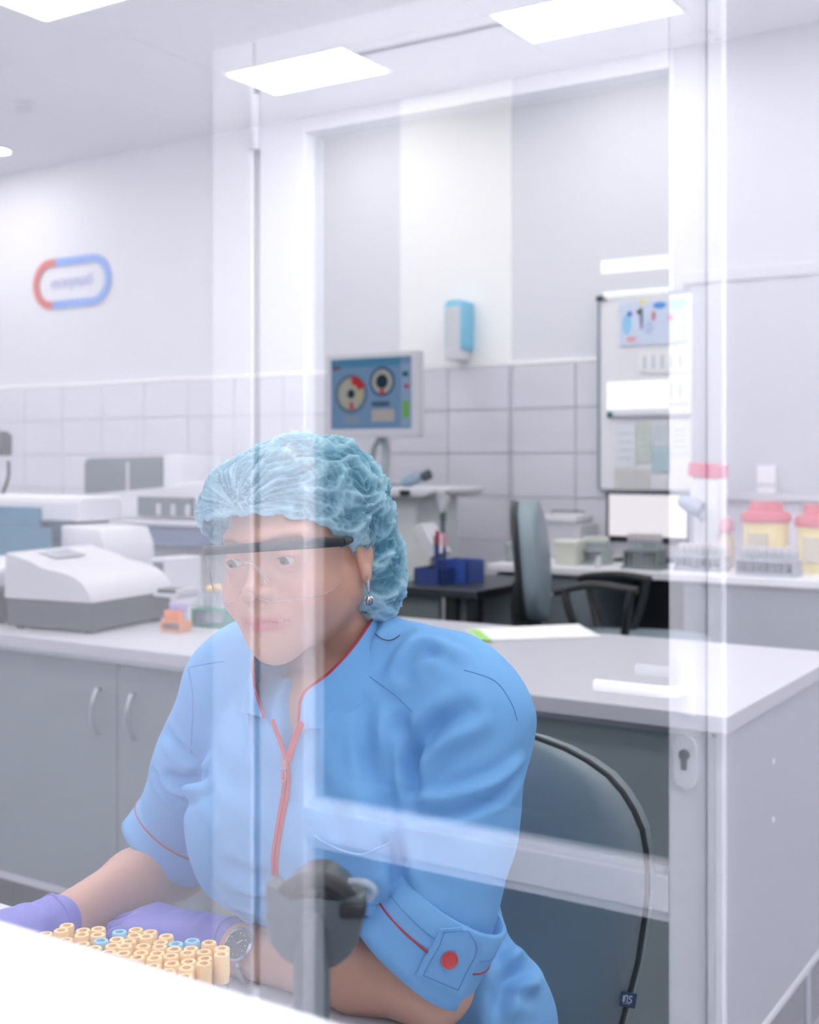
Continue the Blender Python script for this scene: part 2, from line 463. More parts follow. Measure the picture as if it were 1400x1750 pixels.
# raised shelf just behind the pane
lg = thing('raised_shelf', (-1.2, 0.4, 0), 'bright white raised shelf along the bottom left, in front of the tubes', 'shelf')
b = bmesh.new(); bx(b, -2.6, 0.30, 0.335, 0.48, 1.03, 1.05, bev=0.003); obj('shelf_top', b, white_lam, lg)
b = bmesh.new()
bx(b, -2.6, 0.30, 0.34, 0.36, 0, 1.03)
obj('upright_panel', b, white_lam, lg)
# ------------------------------------------------------------------ furniture and equipment
CT = 0.85                       # worktop height of the peninsula
YC0, YC1, XC1 = 2.20, 3.08, -0.714
XC0 = -4.9
wt = thing('worktop', (-2.5, 2.6, 0.818), 'pale grey-white laminate worktop running behind the seated person', 'worktop')
b = bmesh.new(); bx(b, XC0, XC1, YC0, YC1, CT-0.032, CT, bev=0.002); obj('slab', b, pm('worktop_laminate', (186, 187, 197), 0.4, var=0.015, scale=8), wt)
b = bmesh.new(); bx(b, XC0, XC1-0.04, YC0+0.018, YC0+0.03, CT-0.046, CT-0.032, bev=0.001); obj('edge_profile', b, steel, wt)

def handle_bm(x, y, z0, z1):
    b = bmesh.new()
    zm = (z0+z1)/2
    tube(b, smooth_path([(x, y, z1), (x, y-0.012, z1), (x, y-0.026, z1-0.03), (x, y-0.03, zm), (x, y-0.026, z0+0.03), (x, y-0.012, z0), (x, y, z0)], 5), 0.006, 10, flat=0.8)
    return b
def cabinet(x0, x1, label, ndoor=2):
    t = thing('base_cabinet', ((x0+x1)/2, 2.6, 0), label, 'cabinet', 'base cabinets under the worktop')
    b = bmesh.new(); bx(b, x0+0.001, x1-0.001, 2.262, YC1-0.03, 0.17, CT-0.046); obj('body', b, grey_lam, t)
    b = bmesh.new(); bx(b, x0+0.001, x1-0.001, 2.31, YC1-0.06, 0, 0.17); obj('plinth', b, pm('plinth', (70, 76, 84), 0.6), t)
    w_ = (x1-x0)/ndoor
    for i in range(ndoor):
        b = bmesh.new(); bx(b, x0+i*w_+0.002, x0+(i+1)*w_-0.002, 2.243, 2.261, 0.172, CT-0.05, bev=0.0015, seg=1)
        d = obj('door', b, grey_lam, t)
        hx_ = x0+(i+1)*w_-0.062 if i == 0 else x0+i*w_+0.062
        obj('handle', handle_bm(hx_, 2.243, 0.618, 0.728), steel, d, smooth=True)
        b = bmesh.new(); bx(b, x0+i*w_+0.002, x0+(i+1)*w_-0.002, 2.240, 2.243, 0.172, 0.190); obj('edge_strip', b, plastic_g, d)
gapx = atY(200, 1300, 2.243).x
cabinet(gapx-0.47, gapx+0.47, 'grey two-door base cabinet with bow handles left of the seated person')
cabinet(gapx-1.41, gapx-0.47-0.002, 'grey base cabinet at the far left edge under the white analyser')
cabinet(gapx+0.472, XC1-0.035, 'grey base cabinet behind the office chair backrest', 2)
sp = thing('end_panel', (XC1-0.02, 2.6, 0), 'tall grey-white side panel closing the right end of the worktop', 'panel')
b = bmesh.new(); bx(b, XC1-0.034, XC1-0.012, YC0+0.035, YC1-0.02, 0.19, CT-0.0325, bev=0.001); obj('board', b, grey_lam2, sp)
b = bmesh.new(); bx(b, XC1-0.034, XC1-0.008, YC0+0.02, YC1-0.02, 0.175, 0.19, bev=0.001); obj('edge_strip', b, white_lam, sp)
for z in (0.70, 0.58):
    b = bmesh.new(); lathe(b, [(0.006, 0), (0.006, 0.0015), (0.004, 0.002)], 12, M=T((XC1-0.012, 2.53, z)) @ R(90, 'Y')); obj('screw_cap', b, pvc, sp)
for y in (YC0+0.08, YC1-0.25):
    b = bmesh.new(); lathe(b, [(0.011, 0), (0.011, 0.015), (0.008, 0.03), (0.008, 0.175)], 16, M=T((XC1-0.021, y, 0))); obj('levelling_foot', b, chrome, sp, smooth=True)

# papers on the worktop
def sheet_stack(pts, z, label, n=4, name='paper_sheets'):
    t = thing(name, pts[0], label, 'papers')
    for k in range(n):
        b = bmesh.new()
        q = [Vector(p)+Vector((0.004*math.sin(k*2.1), 0.004*math.cos(k*1.7), 0)) for p in pts]
        a0 = [b.verts.new((p.x, p.y, z+0.0012*k)) for p in q]; a1 = [b.verts.new((p.x, p.y, z+0.0012*k+0.001)) for p in q]
        b.faces.new(a0[::-1]); b.faces.new(a1)
        for i in range(len(q)): b.faces.new((a0[i], a0[(i+1) % len(q)], a1[(i+1) % len(q)], a1[i]))
        obj('sheet', b, pm('paper', (236, 236, 240), 0.7, var=0.01), t)
    return t
pq = [atZ(x, y, CT) for x, y in ((822, 1097), (1026, 1090), (988, 1069), (798, 1077))]
t = sheet_stack(pq, CT, 'white paper sheets with a lime green corner lying on the worktop')
g0, g1 = pq[3], pq[0]
b = bmesh.new()
q = [g0+(g1-g0)*0.05, g0+(g1-g0)*1.0, g0+(g1-g0)*1.0+Vector((0.035, 0.0, 0)), g0+(g1-g0)*0.05+Vector((0.035, 0, 0))]
vv = [b.verts.new((p.x, p.y, CT+0.0062)) for p in q]; b.faces.new(vv)
obj('green_tab', b, pm('lime_card', (160, 220, 110), 0.6), t)

# ---------------------------------------------------------------- plate reader
pr = thing('plate_reader', (-2.79, 2.28, CT), 'cream plate reader with dark grey base and tilted display on the worktop', 'lab instrument', rz=math.radians(7))
W_, D_ = 0.305, 0.36
prof = [(0.0, 0.085), (0.006, 0.20), (0.02, 0.205), (0.10, 0.188), (0.15, 0.172), (0.20, 0.165), (0.255, 0.155), (0.30, 0.135), (0.325, 0.108), (0.335, 0.085)]
pp = smooth_path([(x*0.91, 0, z) for x, z in prof], 4)
b = bmesh.new(); prism(b, [(p.x, p.z) for p in pp], D_, bev=0.0); obj('housing', b, pm('cream_plastic', (198, 197, 204), 0.4, var=0.01), pr, local=True, smooth=True)
b = bmesh.new(); bx(b, 0.004, W_-0.002, 0.004, D_-0.004, 0.008, 0.085, bev=0.006); obj('base', b, plastic_d, pr, local=True)
b = bmesh.new()
ang = math.atan2(0.188-0.205, 0.08)
Msc = T((0.062, 0.10, 0.199)) @ Matrix.Rotation(-ang, 4, 'Y')
bx(b, -0.034, 0.034, 0, 0.13, 0, 0.003, bev=0.001, M=Msc); d = obj('display_bezel', b, plastic_g, pr, local=True)
b = bmesh.new(); bx(b, -0.026, 0.026, 0.012, 0.118, 0.003, 0.004, M=Msc); obj('display', b, pm('lcd', (150, 160, 170), 0.2), d, local=True)
for k in range(4):
    b = bmesh.new(); lathe(b, [(0.012, 0), (0.012, 0.009)], 12, M=T((0.03+0.245*(k % 2), 0.03+0.29*(k//2), 0))); obj('rubber_foot', b, black, pr, local=True)
b = bmesh.new(); bx(b, 0.305, 0.40, 0.265, 0.355, 0.075, 0.085, bev=0.002); bx(b, 0.385, 0.40, 0.265, 0.355, 0.075, 0.10, bev=0.002); obj('plate_tray', b, plastic_g, pr, local=True)
b = bmesh.new(); bx(b, 0.316, 0.382, 0.275, 0.345, 0.086, 0.097); obj('tray_insert', b, plastic_d, pr, local=True)

# neighbour instrument cut by the left edge
t = thing('benchtop_centrifuge', (-3.10, 2.36, CT), 'dark based white instrument cut off by the left edge', 'lab instrument')
b = bmesh.new(); bx(b, -3.20, -2.86, 2.30, 2.62, CT+0.008, CT+0.10, bev=0.008); obj('base', b, plastic_d, t)
b = bmesh.new(); bx(b, -3.20, -2.86, 2.30, 2.62, CT+0.10, CT+0.165, bev=0.02, seg=4); obj('lid', b, plastic_w, t, smooth=True)
for x in (-3.16, -2.90):
    for y in (2.33, 2.58): obj('foot', box(x-0.01, x+0.01, y-0.01, y+0.01, CT, CT+0.008), black, t)

# ---------------------------------------------------------------- analyser with blue tinted covers
YA = 2.85
an = thing('sample_analyser', (-3.2, 2.8, CT), 'white analyser with blue tinted covers behind the plate reader', 'lab instrument')
def XA(px, Y=YA): return atY(px, 900, Y).x
def ZA(px, py, Y=YA): return atY(px, py, Y).z
bt = clear_mat('blue_tinted_cover', (0.55, 0.78, 0.86), 1.5, rough=0.05, cloud=0.5, cloud_rgb=(96, 160, 188))
x0, x1 = XA(-60), XA(132)
b = bmesh.new(); bx(b, x0, x1, YA, YA+0.21, ZA(195, 895), ZA(195, 866)+0.014, bev=0.006); obj('bridge', b, plastic_w, an)
b = bmesh.new(); bx(b, x0, x1, YA+0.02, YA+0.20, ZA(195, 866)+0.014, ZA(195, 866)+0.026, bev=0.005); obj('bridge_lid', b, white_lam, an)
b = bmesh.new(); bx(b, x0, XA(72), YA-0.012, YA-0.004, ZA(100, 930), ZA(100, 868), bev=0.001); obj('upper_cover', b, bt, an)
b = bmesh.new(); bx(b, x0, XA(126), YA-0.10, YA-0.092, CT+0.10, ZA(100, 902), bev=0.001); bx(b, x0, XA(126), YA-0.10, YA+0.1, ZA(100, 902), ZA(100, 902)+0.004, bev=0.001); obj('lower_cover', b, bt, an)
b = bmesh.new(); bx(b, x0, XA(110), YA+0.03, YA+0.20, CT+0.012, ZA(195, 895), bev=0.004); obj('chassis', b, pm('blue_grey_plastic', (110, 140, 160), 0.5), an)
b = bmesh.new(); bx(b, x0, XA(60), YA-0.08, YA+0.03, CT+0.012, CT+0.09, bev=0.004); bx(b, XA(80), XA(110), YA-0.08, YA+0.03, CT+0.012, CT+0.15, bev=0.004); obj('reagent_tray', b, pm('teal_plastic', (90, 150, 165), 0.5), an)
xs0, xs1 = XA(128), XA(205)
prof = [(xs0, CT+0.012), (xs1, CT+0.012), (xs1, ZA(245, 955)), (xs1-0.008, ZA(245, 935)), (xs1-0.03, ZA(235, 905)), (xs0, ZA(165, 898))]
b = bmesh.new(); prism(b, prof, 0.22, M=T((0, YA-0.06, 0)), bev=0.006); obj('side_housing', b, plastic_w, an, smooth=True)
for x in (x0+0.05, xs1-0.03):
    for y in (YA-0.06, YA+0.17): obj('foot', box(x-0.015, x+0.015, y-0.015, y+0.015, CT, CT+0.012), black, an)

# white bracket shelf beside it
YB = 2.83
xb0, xb1 = atY(255, 980, YB).x, atY(284, 980, YB).x
t = thing('bracket_stand', ((xb0+xb1)/2, YB, CT), 'small white open bracket stand beside the blue analyser', 'stand')
zt = atY(270, 955, YB).z
b = bmesh.new(); bx(b, xb0, xb1, YB, YB+0.16, zt-0.012, zt, bev=0.002); obj('shelf', b, plastic_w, t)
b = bmesh.new(); bx(b, xb1-0.014, xb1, YB, YB+0.16, CT, zt-0.012, bev=0.002); obj('side', b, plastic_w, t)
b = bmesh.new(); bx(b, xb0, xb0+0.014, YB, YB+0.16, CT, zt-0.012, bev=0.002); obj('side', b, plastic_w, t)

# ---------------------------------------------------------------- large floor analyser behind
YF = 3.55
def XF(px, Y=YF): return atY(px, 900, Y).x
def ZF(px, py, Y=YF): return atY(px, py, Y).z
fa = thing('floor_analyser', (XF(250), YF+0.3, 0), 'large white floor analyser with dark windows and slate-blue band by the tiled wall', 'lab instrument')
fx0_, fx1_ = XF(40), XF(430)
b = bmesh.new(); bx(b, fx0_, fx1_, YF+0.05, YF+0.62, 0.04, ZF(250, 931)); obj('lower_cabinet', b, pm('analyser_grey', (196, 200, 204), 0.45, var=0.01), fa)
b = bmesh.new(); bx(b, fx0_, fx1_, YF+0.0, YF+0.62, ZF(250, 931), ZF(250, 897), bev=0.004); obj('slate_band', b, pm('slate_blue', (112, 134, 168), 0.45), fa)
b = bmesh.new(); bx(b, fx0_, fx1_, YF-0.02, YF+0.62, ZF(250, 897), ZF(250, 889), bev=0.003); obj('deck_edge', b, plastic_w, fa)
zt0, zt1 = ZF(250, 889), ZF(290, 838)
hb = bmesh.new()
prism(hb, [(fx0_+0.02, zt0), (fx1_, zt0), (fx1_, zt1+0.05), (XF(290), zt1+0.03), (XF(250), zt1-0.005), (XF(150), zt1-0.02), (fx0_+0.02, zt1-0.06)], 0.5, M=T((0, YF+0.06, 0)), bev=0.012)
obj('hood', hb, plastic_w, fa, smooth=True)
b = bmesh.new(); bx(b, XF(236, YF+0.05), XF(330, YF+0.05), YF+0.045, YF+0.06, ZF(280, 884), ZF(280, 850), bev=0.004); wnd = obj('front_window', b, pm('smoked_window', (92, 104, 110), 0.15), fa)
for px in (258, 283, 308): obj('sample_tube', box(XF(px)-0.010, XF(px)+0.010, YF+0.040, YF+0.045, ZF(280, 882), ZF(280, 862)), plastic_g, wnd)
YD = YF+0.22
xd0, xd1, xd2 = atY(143, 800, YD).x, atY(219, 800, YD).x, atY(277, 800, YD).x
b = bmesh.new()
prism(b, [(xd0, zt1-0.03), (xd2, zt1+0.0), (xd2, atY(270, 780, YD).z), (xd0+0.02, atY(150, 783, YD).z), (xd0, atY(143, 790, YD).z)], 0.26, M=T((0, YD, 0)), bev=0.008)
dn = obj('smoked_dome', b, pm('smoked_cover', (96, 108, 114), 0.25, var=0.06, scale=10), fa, smooth=True)
b = bmesh.new(); bx(b, xd1-0.006, xd1+0.006, YD-0.004, YD, zt1-0.02, atY(219, 785, YD).z-0.01); obj('rib', b, plastic_g, dn)
b = bmesh.new(); bx(b, xd2+0.004, atY(306, 800, YD).x, YD, YD+0.26, zt1-0.02, atY(290, 776, YD).z, bev=0.01); obj('tower', b, plastic_w, fa, smooth=True)
for x in (fx0_+0.05, fx1_-0.05):
    for y in (YF+0.1, YF+0.55): obj('foot', lathe(bmesh.new(), [(0.03, 0), (0.03, 0.04)], 14, M=T((x, y, 0))), black, fa)

# dark gooseneck head at the left edge
YG = 3.25
t = thing('gooseneck_reader', tuple(atY(-6, 880, YG)), 'dark gooseneck reader head at the far left edge before the tiles', 'reader')
hd = atY(4, 760, YG)
b = bmesh.new(); bx(b, hd.x-0.06, hd.x+0.03, YG-0.03, YG+0.03, hd.z-0.045, hd.z+0.045, bev=0.012); bx(b, hd.x-0.05, hd.x+0.02, YG-0.025, YG+0.025, hd.z-0.01, hd.z+0.055, bev=0.012)
obj('head', b, plastic_d, t)
b = bmesh.new(); tube(b, smooth_path([atY(14, 788, YG), atY(14, 815, YG), atY(2, 850, YG), atY(-12, 880, YG), atY(-14, 930, YG), Vector((atY(-14, 930, YG).x, YG, 0.60)), Vector((atY(-14, 930, YG).x, YG, 0.012))], 6), 0.007, 8); obj('gooseneck', b, plastic_d, t, smooth=True)
b = bmesh.new(); lathe(b, [(0.09, 0), (0.09, 0.012), (0.02, 0.02)], 20, M=T((atY(-14, 930, YG).x, YG, 0))); obj('base', b, plastic_d, t)

# ---------------------------------------------------------------- small racks beside the plate reader
def rack(name, loc, w, d, h, m, label, nx, ny, tube_list, rz=0.0):
    t = thing(name, loc, label, 'rack', rz=rz)
    b = bmesh.new(); bx(b, -w/2, w/2, -d/2, d/2, 0, 0.006, bev=0.001); obj('base_plate', b, m, t, local=True)
    b = bmesh.new(); bx(b, -w/2, w/2, -d/2, d/2, h-0.006, h, bev=0.001); obj('top_plate', b, m, t, local=True)
    for sx in (-1, 1):
        b = bmesh.new(); bx(b, sx*w/2-0.003, sx*w/2+0.003, -d/2, d/2, 0.006, h-0.006); obj('side', b, m, t, local=True)
    return t
clear_tube = clear_mat('clear_tube', (0.9, 0.92, 0.93), 1.45, rough=0.05, cloud=0.30)
cap_mats = {'yellow': pm('yellow_cap', (253, 216, 156), 0.45, var=0.02), 'blue': pm('blue_cap', (150, 205, 235), 0.45, var=0.02),
            'orange': pm('orange_cap', (226, 140, 90), 0.45), 'purple': pm('lilac_cap', (176, 170, 214), 0.45), 'white': plastic_w,
            'beige': pm('beige_cap', (222, 190, 130), 0.45)}
tube_protos = {}
def tube_thing(kind, col, loc, label, group, r=0.0062, h=0.09, cap_h=0.018, name='test_tube', rot=None):
    key = (kind, col)
    if key not in tube_protos:
        t = thing(name, (0, 0, 0), label, 'test tube', group)
        b = bmesh.new(); lathe(b, [(0.001, 0), (r*0.7, 0.0015), (r, 0.006), (r, h)], 12); obj('glass_tube', b, clear_tube, t, local=True, smooth=True)
        if col:
            rc = r*1.12
            b = bmesh.new(); lathe(b, [(rc, h-cap_h+0.006), (rc*1.04, h-cap_h+0.007), (rc*1.04, h+0.004), (rc*0.95, h+0.0055), (rc*0.58, h+0.0055), (rc*0.55, h+0.001), (0.0, h+0.001)], 16)
            c_ = obj('cap', b, cap_mats[col], t, local=True, smooth=True)
            if kind == 'desk':
                b = bmesh.new(); lathe(b, [(rc*0.52, h+0.0012), (rc*0.5, h+0.002), (0.0, h+0.002)], 10); obj('stopper', b, pm('rubber_stopper', (176, 120, 92), 0.6) if col == 'yellow' else cap_mats[col], c_, local=True)
        tube_protos[key] = t
        o = t
    else:
        o = copy_tree(tube_protos[key])
    o.location = loc; o['label'] = label; o['group'] = group
    o.rotation_euler = rot or (0, 0, 0)
    return o
# green rack
pg = atZ(358, 1072, CT); pg.y += 0.02
green = pm('green_rack', (70, 140, 122), 0.5)
rack('tube_rack', tuple(pg), 0.115, 0.06, 0.052, green, 'dark green tube rack beside the person\'s shoulder', 5, 2, None, rz=0.06)
for i in range(6):
    for j in range(2):
        tube_thing('clear', None, (pg.x-0.044+0.0176*i, pg.y-0.014+0.028*j, CT+0.007), 'open clear test tube in the dark green rack', 'clear tubes in the green rack', r=0.006, h=0.085)
tube_thing('clear2', 'yellow', (pg.x-0.045, pg.y+0.0, CT+0.100), 'yellow capped tube lying across the clear tubes of the green rack', 'tube on the green rack', r=0.0075, h=0.062, cap_h=0.045, rot=(0, math.radians(80), 0))
po = atZ(301, 1079, CT)
rack('tube_rack', tuple(po), 0.066, 0.05, 0.03, pm('amber_rack', (214, 150, 110), 0.5), 'small amber rack of short tubes next to the plate reader', 3, 2, None, rz=0.05)
for i in range(4):
    for j in range(2):
        col = 'purple' if j else 'orange'
        tube_thing('short', col, (po.x-0.024+0.016*i, po.y-0.011+0.022*j, CT+0.007), ('lilac' if j else 'orange')+' capped short tube in the small amber rack', ('lilac' if j else 'orange')+' tubes in the amber rack', r=0.0068, h=0.045+0.02*j, cap_h=0.03)

# ---------------------------------------------------------------- analyser workstation with touch monitor
YM = 4.05
mon = thing('touch_monitor', tuple(atY(640, 800, YM+0.05)), 'grey touch monitor showing two round carousels on a blue screen', 'monitor')
m0 = atY(557, 748, YM); m1 = atY(714, 598, YM)
x0, x1, z0, z1 = m0.x, m1.x, m0.z-0.0, m1.z
b = bmesh.new(); bx(b, x0, x1, YM, YM+0.05, z0, z1, bev=0.006); obj('housing', b, plastic_g, mon)
sx0, sx1, sz0, sz1 = x0+0.028, x1-0.030, z0+0.034, z1-0.022
scr = obj('screen', box(sx0, sx1, YM-0.002, YM+0.001, sz0, sz1), emit('screen_blue', (140, 176, 220), 0.62), mon)
SW, SH = sx1-sx0, sz1-sz0
def spt(u, v): return sx0+SW*u, sz0+SH*v
def disc(name, u, v, r0, r1, m, a0=0, a1=360, lift=0.0005, ry=1.0):
    cx, cz = spt(u, v); n = 36
    b = bmesh.new()
    k = max(3, int(n*(a1-a0)/360))
    p = []
    for i in range(k+1):
        a = math.radians(a0+(a1-a0)*i/k)
        p.append((b.verts.new((cx+r1*SW*math.cos(a), YM-0.002-lift, cz+r1*SW*math.sin(a))), b.verts.new((cx+max(r0, 0.001)*SW*math.cos(a), YM-0.002-lift, cz+max(r0, 0.001)*SW*math.sin(a)))))
    for (a, a_), (c, c_) in zip(p, p[1:]): b.faces.new((a, c, c_, a_))
    return obj(name, b, m, scr)
def rectm(name, u0, u1, v0, v1, m, lift=0.0005):
    (xa_, za_), (xb_, zb_) = spt(u0, v0), spt(u1, v1)
    b = bmesh.new(); vv = [b.verts.new(p) for p in ((xa_, YM-0.002-lift, za_), (xb_, YM-0.002-lift, za_), (xb_, YM-0.002-lift, zb_), (xa_, YM-0.002-lift, zb_))]; b.faces.new(vv)
    return obj(name, b, m, scr)
E = lambda n, c: emit('screen_'+n, c, 0.62)
rectm('title_bar', 0, 0.87, 0.88, 1.0, E('bar', (100, 160, 205)))
rectm('side_column', 0.88, 1.0, 0.02, 0.9, E('col', (170, 198, 235)))
rectm('side_key', 0.90, 0.98, 0.14, 0.38, E('green', (140, 205, 110)), 0.001)
rectm('side_key', 0.90, 0.97, 0.72, 0.79, E('dgreen', (45, 120, 110)), 0.001)
rectm('side_key', 0.92, 0.98, 0.55, 0.61, E('pink', (205, 90, 120)), 0.001)
rectm('status_mark', 0.02, 0.12, 0.85, 0.90, E('redmark', (150, 90, 110)), 0.001)
disc('carousel', 0.26, 0.50, 0, 0.205, E('rim', (120, 140, 160)))
disc('carousel_ring', 0.26, 0.50, 0.05, 0.165, E('ring', (205, 203, 195)), lift=0.001)
disc('red_sector', 0.26, 0.50, 0.10, 0.19, E('red', (215, 70, 80)), 20, 88, lift=0.0015)
disc('yellow_sector', 0.26, 0.50, 0.07, 0.13, E('yel', (214, 205, 150)), -40, 15, lift=0.0015)
disc('red_mark', 0.26, 0.50, 0.08, 0.16, E('red', (215, 70, 80)), 262, 284, lift=0.0016)
disc('hub', 0.26, 0.50, 0, 0.045, E('hub', (50, 70, 90)), lift=0.002)
disc('carousel', 0.65, 0.66, 0, 0.155, E('rim2', (70, 110, 160)))
disc('carousel_ring', 0.65, 0.66, 0.06, 0.125, E('ring', (205, 203, 195)), lift=0.001)
disc('red_mark', 0.65, 0.66, 0.08, 0.135, E('red', (215, 70, 80)), 255, 285, lift=0.0016)
disc('hub', 0.65, 0.66, 0, 0.075, E('hub', (50, 70, 90)), lift=0.002)
rectm('data_panel', 0.52, 0.80, 0.10, 0.27, E('panel', (214, 206, 208)), 0.001)
rectm('data_panel', 0.52, 0.74, 0.31, 0.38, E('panel2', (90, 115, 140)), 0.001)
rectm('data_panel', 0.18, 0.36, 0.08, 0.18, E('panel3', (165, 182, 205)), 0.001)
# foot of the monitor and the column analyser it stands on
st0 = atY(640, 833, 3.90); ZT_ = st0.z
fx = atY(655, 800, YM+0.05).x
b = bmesh.new(); tube(b, [(fx-0.02, YM+0.05, z0+0.08), (fx+0.0, YM+0.07, z0-0.05), (fx+0.02, YM+0.02, ZT_+0.01)], 0.016, 10); tube(b, [(fx-0.09, YM+0.07, ZT_+0.012), (fx-0.05, YM+0.06, z0-0.04), (fx, YM+0.05, z0+0.02)], 0.012, 8)
bx(b, fx-0.12, fx+0.06, YM-0.02, YM+0.12, ZT_, ZT_+0.012, bev=0.003)
obj('stand', b, pm('stand_grey', (150, 162, 168), 0.4), mon, smooth=True)
ca = thing('column_analyser', (fx-0.1, 4.05, 0), 'tall white column analyser carrying the touch monitor', 'lab instrument')
tx0, tx1 = atY(540, 830, 3.9).x, atY(716, 833, 3.90).x
b = bmesh.new(); prism(b, [(tx0, ZT_-0.035), (tx1+0.02, ZT_-0.035), (tx1+0.05, ZT_-0.02), (tx1+0.05, ZT_), (tx0, ZT_)], 0.42, M=T((0, 3.90, 0)), bev=0.006); obj('top_tray', b, plastic_w, ca, smooth=True)
b = bmesh.new(); bx(b, tx0+0.03, tx1-0.05, 3.96, 4.28, 0.05, ZT_-0.035, bev=0.01); obj('column', b, pm('column_white', (206, 210, 212), 0.45), ca)
b = bmesh.new(); bx(b, tx0-0.05, tx1-0.02, 3.92, 4.34, 0, 0.05, bev=0.008); obj('plinth', b, plastic_g, ca)
b = bmesh.new(); bx(b, tx1-0.08, tx1-0.04, 3.89, 3.90, ZT_-0.03, ZT_-0.008); obj('latch', b, black, ca)
br = atY(757, 838, 3.97)
b = bmesh.new(); bx(b, tx1+0.02, br.x+0.02, 3.95, 3.99, ZT_-0.03, ZT_-0.005, bev=0.004); prism(b, [(br.x-0.03, ZT_-0.01), (br.x+0.02, ZT_-0.01), (br.x+0.02, ZT_-0.05), (br.x, ZT_-0.10)], 0.03, M=T((0, 3.955, 0)), bev=0.003); obj('side_bracket', b, plastic_w, ca)
b = bmesh.new(); tube(b, smooth_path([(br.x, 3.97, ZT_-0.09), (br.x, 3.97, ZT_-0.13), (br.x-0.003, 3.97, ZT_-0.25), (br.x-0.02, 3.97, ZT_-0.36)], 6), [0.013]*6+[0.009]*13, 10); obj('suction_hose', b, pm('hose', (84, 104, 110), 0.5), ca, smooth=True)
mo = atY(712, 806, 4.02)
t = thing('hand_scanner', (mo.x, 4.02, ZT_), 'small blue-grey hand scanner lying on the white tray below the monitor', 'scanner')
b = bmesh.new(); lathe(b, [(0.001, -0.05), (0.018, -0.045), (0.026, -0.01), (0.024, 0.03), (0.012, 0.05), (0.001, 0.052)], 16, M=T((mo.x-0.02, 4.02, ZT_+0.03)) @ R(70, 'Y'), sx=1.0, sy=0.9); obj('body', b, pm('blue_grey_shell', (140, 160, 178), 0.35), t, smooth=True)
b = bmesh.new(); lathe(b, [(0.001, -0.02), (0.02, -0.016), (0.02, 0.016), (0.001, 0.02)], 14, M=T((mo.x+0.045, 4.02, ZT_+0.045)) @ R(70, 'Y')); obj('nose', b, plastic_d, t, smooth=True)

# ---------------------------------------------------------------- dark side table with blue boxes
ZS = atY(740, 1005, 3.42).z
tb = thing('side_table', (atY(745, 1000, 3.42).x, 3.67, 0), 'dark topped side table holding blue boxes beside the column analyser', 'table')
sx0_, sx1_ = atY(655, 1000, 3.42).x, atY(815, 1000, 3.42).x
b = bmesh.new(); bx(b, sx0_, sx1_, 3.42, 3.92, ZS-0.03, ZS, bev=0.004); obj('tabletop', b, pm('charcoal_top', (38, 46, 52), 0.35), tb)
for x in (sx0_+0.02, sx1_-0.11, sx1_-0.03):
    for y in (3.44, 3.86):
        if x == sx1_-0.11 and y > 3.6: continue
        b = bmesh.new(); bx(b, x-0.02, x+0.02, y, y+0.04, 0, ZS-0.03); obj('leg', b, black, tb)
b = bmesh.new(); bx(b, sx0_, sx1_-0.16, 3.45, 3.47, ZS-0.12, ZS-0.03); obj('apron', b, pm('apron_grey', (110, 120, 124), 0.5), tb)
b = bmesh.new(); bx(b, sx1_-0.09, sx1_-0.05, 3.47, 3.87, 0.1, ZS-0.03); obj('side_panel', b, pm('apron_grey', (110, 120, 124), 0.5), tb)
blue1 = pm('royal_blue_plastic', (52, 84, 168), 0.4); blue2 = pm('navy_plastic', (38, 58, 120), 0.45)
def open_box(name, x, y, z, w_, d_, h_, m, label, rz=0.0):
    t = thing(name, (x, y, z), label, 'box', rz=rz)
    b = bmesh.new(); bx(b, -w_/2, w_/2, -d_/2, d_/2, 0, 0.004); obj('bottom', b, m, t, local=True)
    b = bmesh.new()
    bx(b, -w_/2, w_/2, -d_/2, -d_/2+0.004, 0.004, h_); bx(b, -w_/2, w_/2, d_/2-0.004, d_/2, 0.004, h_)
    bx(b, -w_/2, -w_/2+0.004, -d_/2, d_/2, 0.004, h_*1.0); bx(b, w_/2-0.004, w_/2, -d_/2, d_/2, 0.004, h_)
    obj('wall', b, m, t, local=True)
    return t
p = atY(745, 985, 3.56); open_box('storage_bin', p.x, 3.56, ZS, 0.10, 0.12, 0.055, blue2, 'navy storage bin at the left on the dark side table')
p = atY(787, 985, 3.66); open_box('storage_bin', p.x, 3.66, ZS, 0.12, 0.12, 0.075, blue1, 'bright blue storage bin at the right on the dark side table')
p = atY(722, 985, 3.62)
t = thing('reagent_block', (p.x, 3.62, ZS), 'white slanted reagent block standing on the dark side table', 'block')
b = bmesh.new(); prism(b, [(-0.075, 0.0), (0.03, 0.0), (0.03, 0.07), (-0.015, 0.14), (-0.075, 0.06)], 0.09, bev=0.004); obj('body', b, pm('off_white_block', (200, 203, 200), 0.5), t, local=True)
b = bmesh.new(); bx(b, -0.022, 0.022, -0.002, 0.092, -0.062, 0.062, bev=0.004, M=T((0.012, 0, 0.135)) @ R(-33, 'Y')); obj('slanted_cover', b, plastic_w, t, local=True)
pen_i = 0
for px, h_, m, lab in ((748, 0.17, pm('red_pen', (170, 60, 80), 0.4), 'red capped pen upright in the navy bin'), (757, 0.16, pm('pink_pen', (205, 150, 165), 0.4), 'pink capped pen upright in the navy bin'), (740, 0.15, plastic_d, 'dark pen upright in the navy bin')):
    p = atY(px, 985, 3.56)
    t = thing('pen', (p.x, 3.56+0.01*pen_i, ZS+0.005), lab, 'pen', 'pens in the navy bin'); pen_i += 1
    b = bmesh.new(); lathe(b, [(0.004, 0), (0.006, 0.01), (0.006, h_*0.75)], 10); obj('barrel', b, blue2, t, local=True)
    b = bmesh.new(); lathe(b, [(0.008, h_*0.75), (0.008, h_), (0.005, h_+0.004)], 10); obj('cap', b, m, t, local=True)

